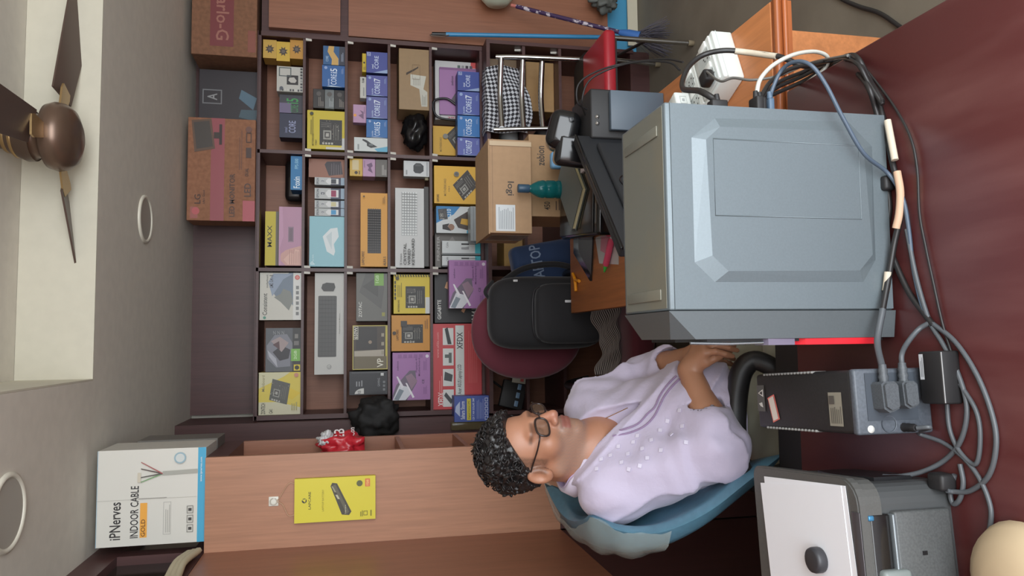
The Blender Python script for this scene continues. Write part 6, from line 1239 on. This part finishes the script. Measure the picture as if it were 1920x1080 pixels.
# ---- trousers
Tm = Field((-.62, 1.34, .36), (.36, 2.16, .80), .007)
PELt = PEL.copy(); PELt[2] = .575
KR_, KL_ = np.array([.10, 1.62, .605]), np.array([.14, 1.88, .60])
hr = PELt+TF @ np.array([-.09, .03, -.01]); hl_ = PELt+TF @ np.array([.09, .03, -.01])
Tm.op(rc(hr, hl_, .10, .10), .05); Tm.op(rc(hr, KR_, .098, .070), .03); Tm.op(rc(hl_, KL_, .098, .070), .03)
sl, X, Y, Z = Tm.all(); Tm.d = (Tm.d-.003*np.sin(40*X+5*np.sin(18*Y))*np.sin(30*Y+22*Z)).astype(np.float32)
V, Fq = Tm.mesh(1); TRM = mat((186, 184, 164), .85, kind='cloth'); 
link(V, Fq, 'trousers', TRM, man, 'pale beige trousers')
for kx, ky in ((KR_, (.16, 1.60)), (KL_, (.20, 1.88))):
    b = MB(); b.tube(crom([tuple(kx), (ky[0]+.02, ky[1], .36), (ky[0]-.02, ky[1], .11)], 5), .06, TRM, 14, rads=None); child(b, 'trouser_leg', man)
    child(supere((ky[0]+.05, ky[1], .045), (.12, .045, .045), mat((50, 40, 36), .5), .7, .7, 20, 12), 'shoe', man)
# ================================================================ THE MAN'S CHAIR
mc = tag(empty('office_chair', (float(PEL[0]), float(PEL[1]), 0)), 'black office chair with plastic-wrapped blue back under the man', 'chair')
# backrest in a plastic sleeve: a thick padded panel following his back
bc = PEL+TF @ np.array([0, -.215, 0]); bq = []
wrp = mat((82, 122, 142), .3, kind='speck', scale=60, lo=.92, hi=1.08, bump=.05, name='wrapped_blue'); wrap2 = mat((176, 190, 186), .18, kind='film', alpha=.42)
edge_ = crom([at(1470, 850, 1.66), at(1400, 905, 1.62), at(1325, 962, 1.61), at(1240, 998, 1.63), at(1165, 996, 1.67), at(1104, 966, 1.74)], 8)
def bpos(s, t):   # s -1 (near edge)..1 across, t 0..1 up
    t = min(1, max(0, t)); k = t*(len(edge_)-1); i0 = min(int(k), len(edge_)-2); q = edge_[i0].lerp(edge_[i0+1], k-i0)
    return np.array([q.x-.05*(1-s*s)-.02*(s+1)*0, q.y+.205*(s+1), q.z])
nu, nv = 22, 20; vs = []; fs = []
for side in (0, 1):
    for j in range(nv+1):
        for i in range(nu+1):
            s_, t = -1+2*i/nu, j/nv; e = max(abs(s_), 0); k = math.sqrt(max(0, 1-abs(s_)**6))*math.sqrt(max(0, 1-abs(2*t-1)**8)); q = bpos(s_, t)+np.array([(.03 if side else -.03)*k, 0, 0]); vs.append(tuple(q))
m_ = (nu+1)*(nv+1)
for j in range(nv):
    for i in range(nu):
        a = j*(nu+1)+i; fs.append((a, a+1, a+nu+2, a+nu+1)); fs.append((m_+a, m_+a+nu+1, m_+a+nu+2, m_+a+1))
b = MB(); b.add(vs, fs, wrp, True); bo_ = child(b, 'backrest', mc)
b = MB()
rr = random.Random(9); vs2 = []
for j in range(nv+1):
    for i in range(nu+1):
        s_, t = -1+2*i/nu, j/nv; q = bpos(s_*1.04, .56+.47*t)+np.array([-.038*math.sqrt(max(0, 1-abs(s_)**6))*math.sqrt(max(0, 1-max(0, t-.5)**4*16*.9))-.004+.004*math.sin(14*t+9*s_)+.003*rr.random(), 0, 0]); vs2.append(tuple(q))
b.add(vs2, [(j*(nu+1)+i, j*(nu+1)+i+1, (j+1)*(nu+1)+i+1, (j+1)*(nu+1)+i) for j in range(nv) for i in range(nu)], wrap2, True); child(b, 'plastic_wrap', bo_)
child(supere((float(PEL[0])+.06, float(PEL[1])-.02, .47), (.26, .26, .06), mat((30, 30, 33), .7, kind='cloth'), .4, .6), 'seat', mc)
AR = mat((34, 33, 34), .45)
def arm_(pts, name): 
    b = MB(); P_ = crom(pts, 6); b.tube(P_, .02, AR, 10); child(b, name, mc)
ar = [tuple(at(*p)) for p in ((1400, 900, 1.66), (1382, 862, 1.70), (1378, 800, 1.735), (1382, 735, 1.75), (1392, 694, 1.755), (1415, 676, 1.75), (1450, 690, 1.735), (1490, 720, 1.73), (1500, 770, 1.75))]
b = MB(); P_ = crom(ar, 6); vs = []; fs = []
for i, p in enumerate(P_):
    t = (P_[min(i+1, len(P_)-1)]-P_[max(i-1, 0)]).normalized(); a_ = Vector(_F).cross(t).normalized(); d_ = t.cross(a_)
    for k in range(10): an_ = 2*math.pi*k/10; vs.append(tuple(p+a_*.023*sq(math.cos(an_), .6)+d_*.028*sq(math.sin(an_), .6)))
for i in range(len(P_)-1):
    for k in range(10): fs.append((i*10+k, i*10+(k+1) % 10, (i+1)*10+(k+1) % 10, (i+1)*10+k))
b.add(vs, fs, AR, True); b.add(vs, [list(range(10))[::-1], list(range(len(vs)-10, len(vs)))], AR); child(b, 'armrest', mc)
b = MB(); b.tube(crom([at(1392, 892, 1.69), at(1440, 900, 1.70), at(1500, 880, 1.74), at(1560, 850, 1.80)], 5), .03, AR, 10); child(b, 'arm_post', mc)
q2 = [(PEL+TF @ np.array([.27, y, 0])) for y in (-.14, .0, .12, .19, .17, .05)]; arm_([(float(q[0]), float(q[1]), z) for q, z in zip(q2, (.62, .675, .68, .64, .54, .43))], 'armrest')
b = MB(); b.lathe([(.03, .06), (.03, .39)], BLK, 12, c=(float(PEL[0])+.06, float(PEL[1])-.02, .02)); child(b, 'gas_post', mc)
for k in range(5):
    a = .5+k*2*math.pi/5; cx, cy = float(PEL[0])+.06, float(PEL[1])-.02; tubepart([(cx, cy, .08), (cx+.25*math.cos(a), cy+.25*math.sin(a), .06)], .02, BLK, 'base_leg', mc)
    b = MB(); b.lathe([(.0001, -.012), (.027, -.012), (.027, .012), (.0001, .012)], BLK, 12, c=(cx+.25*math.cos(a), cy+.25*math.sin(a), .027), axis='x'); child(b, 'castor', mc)
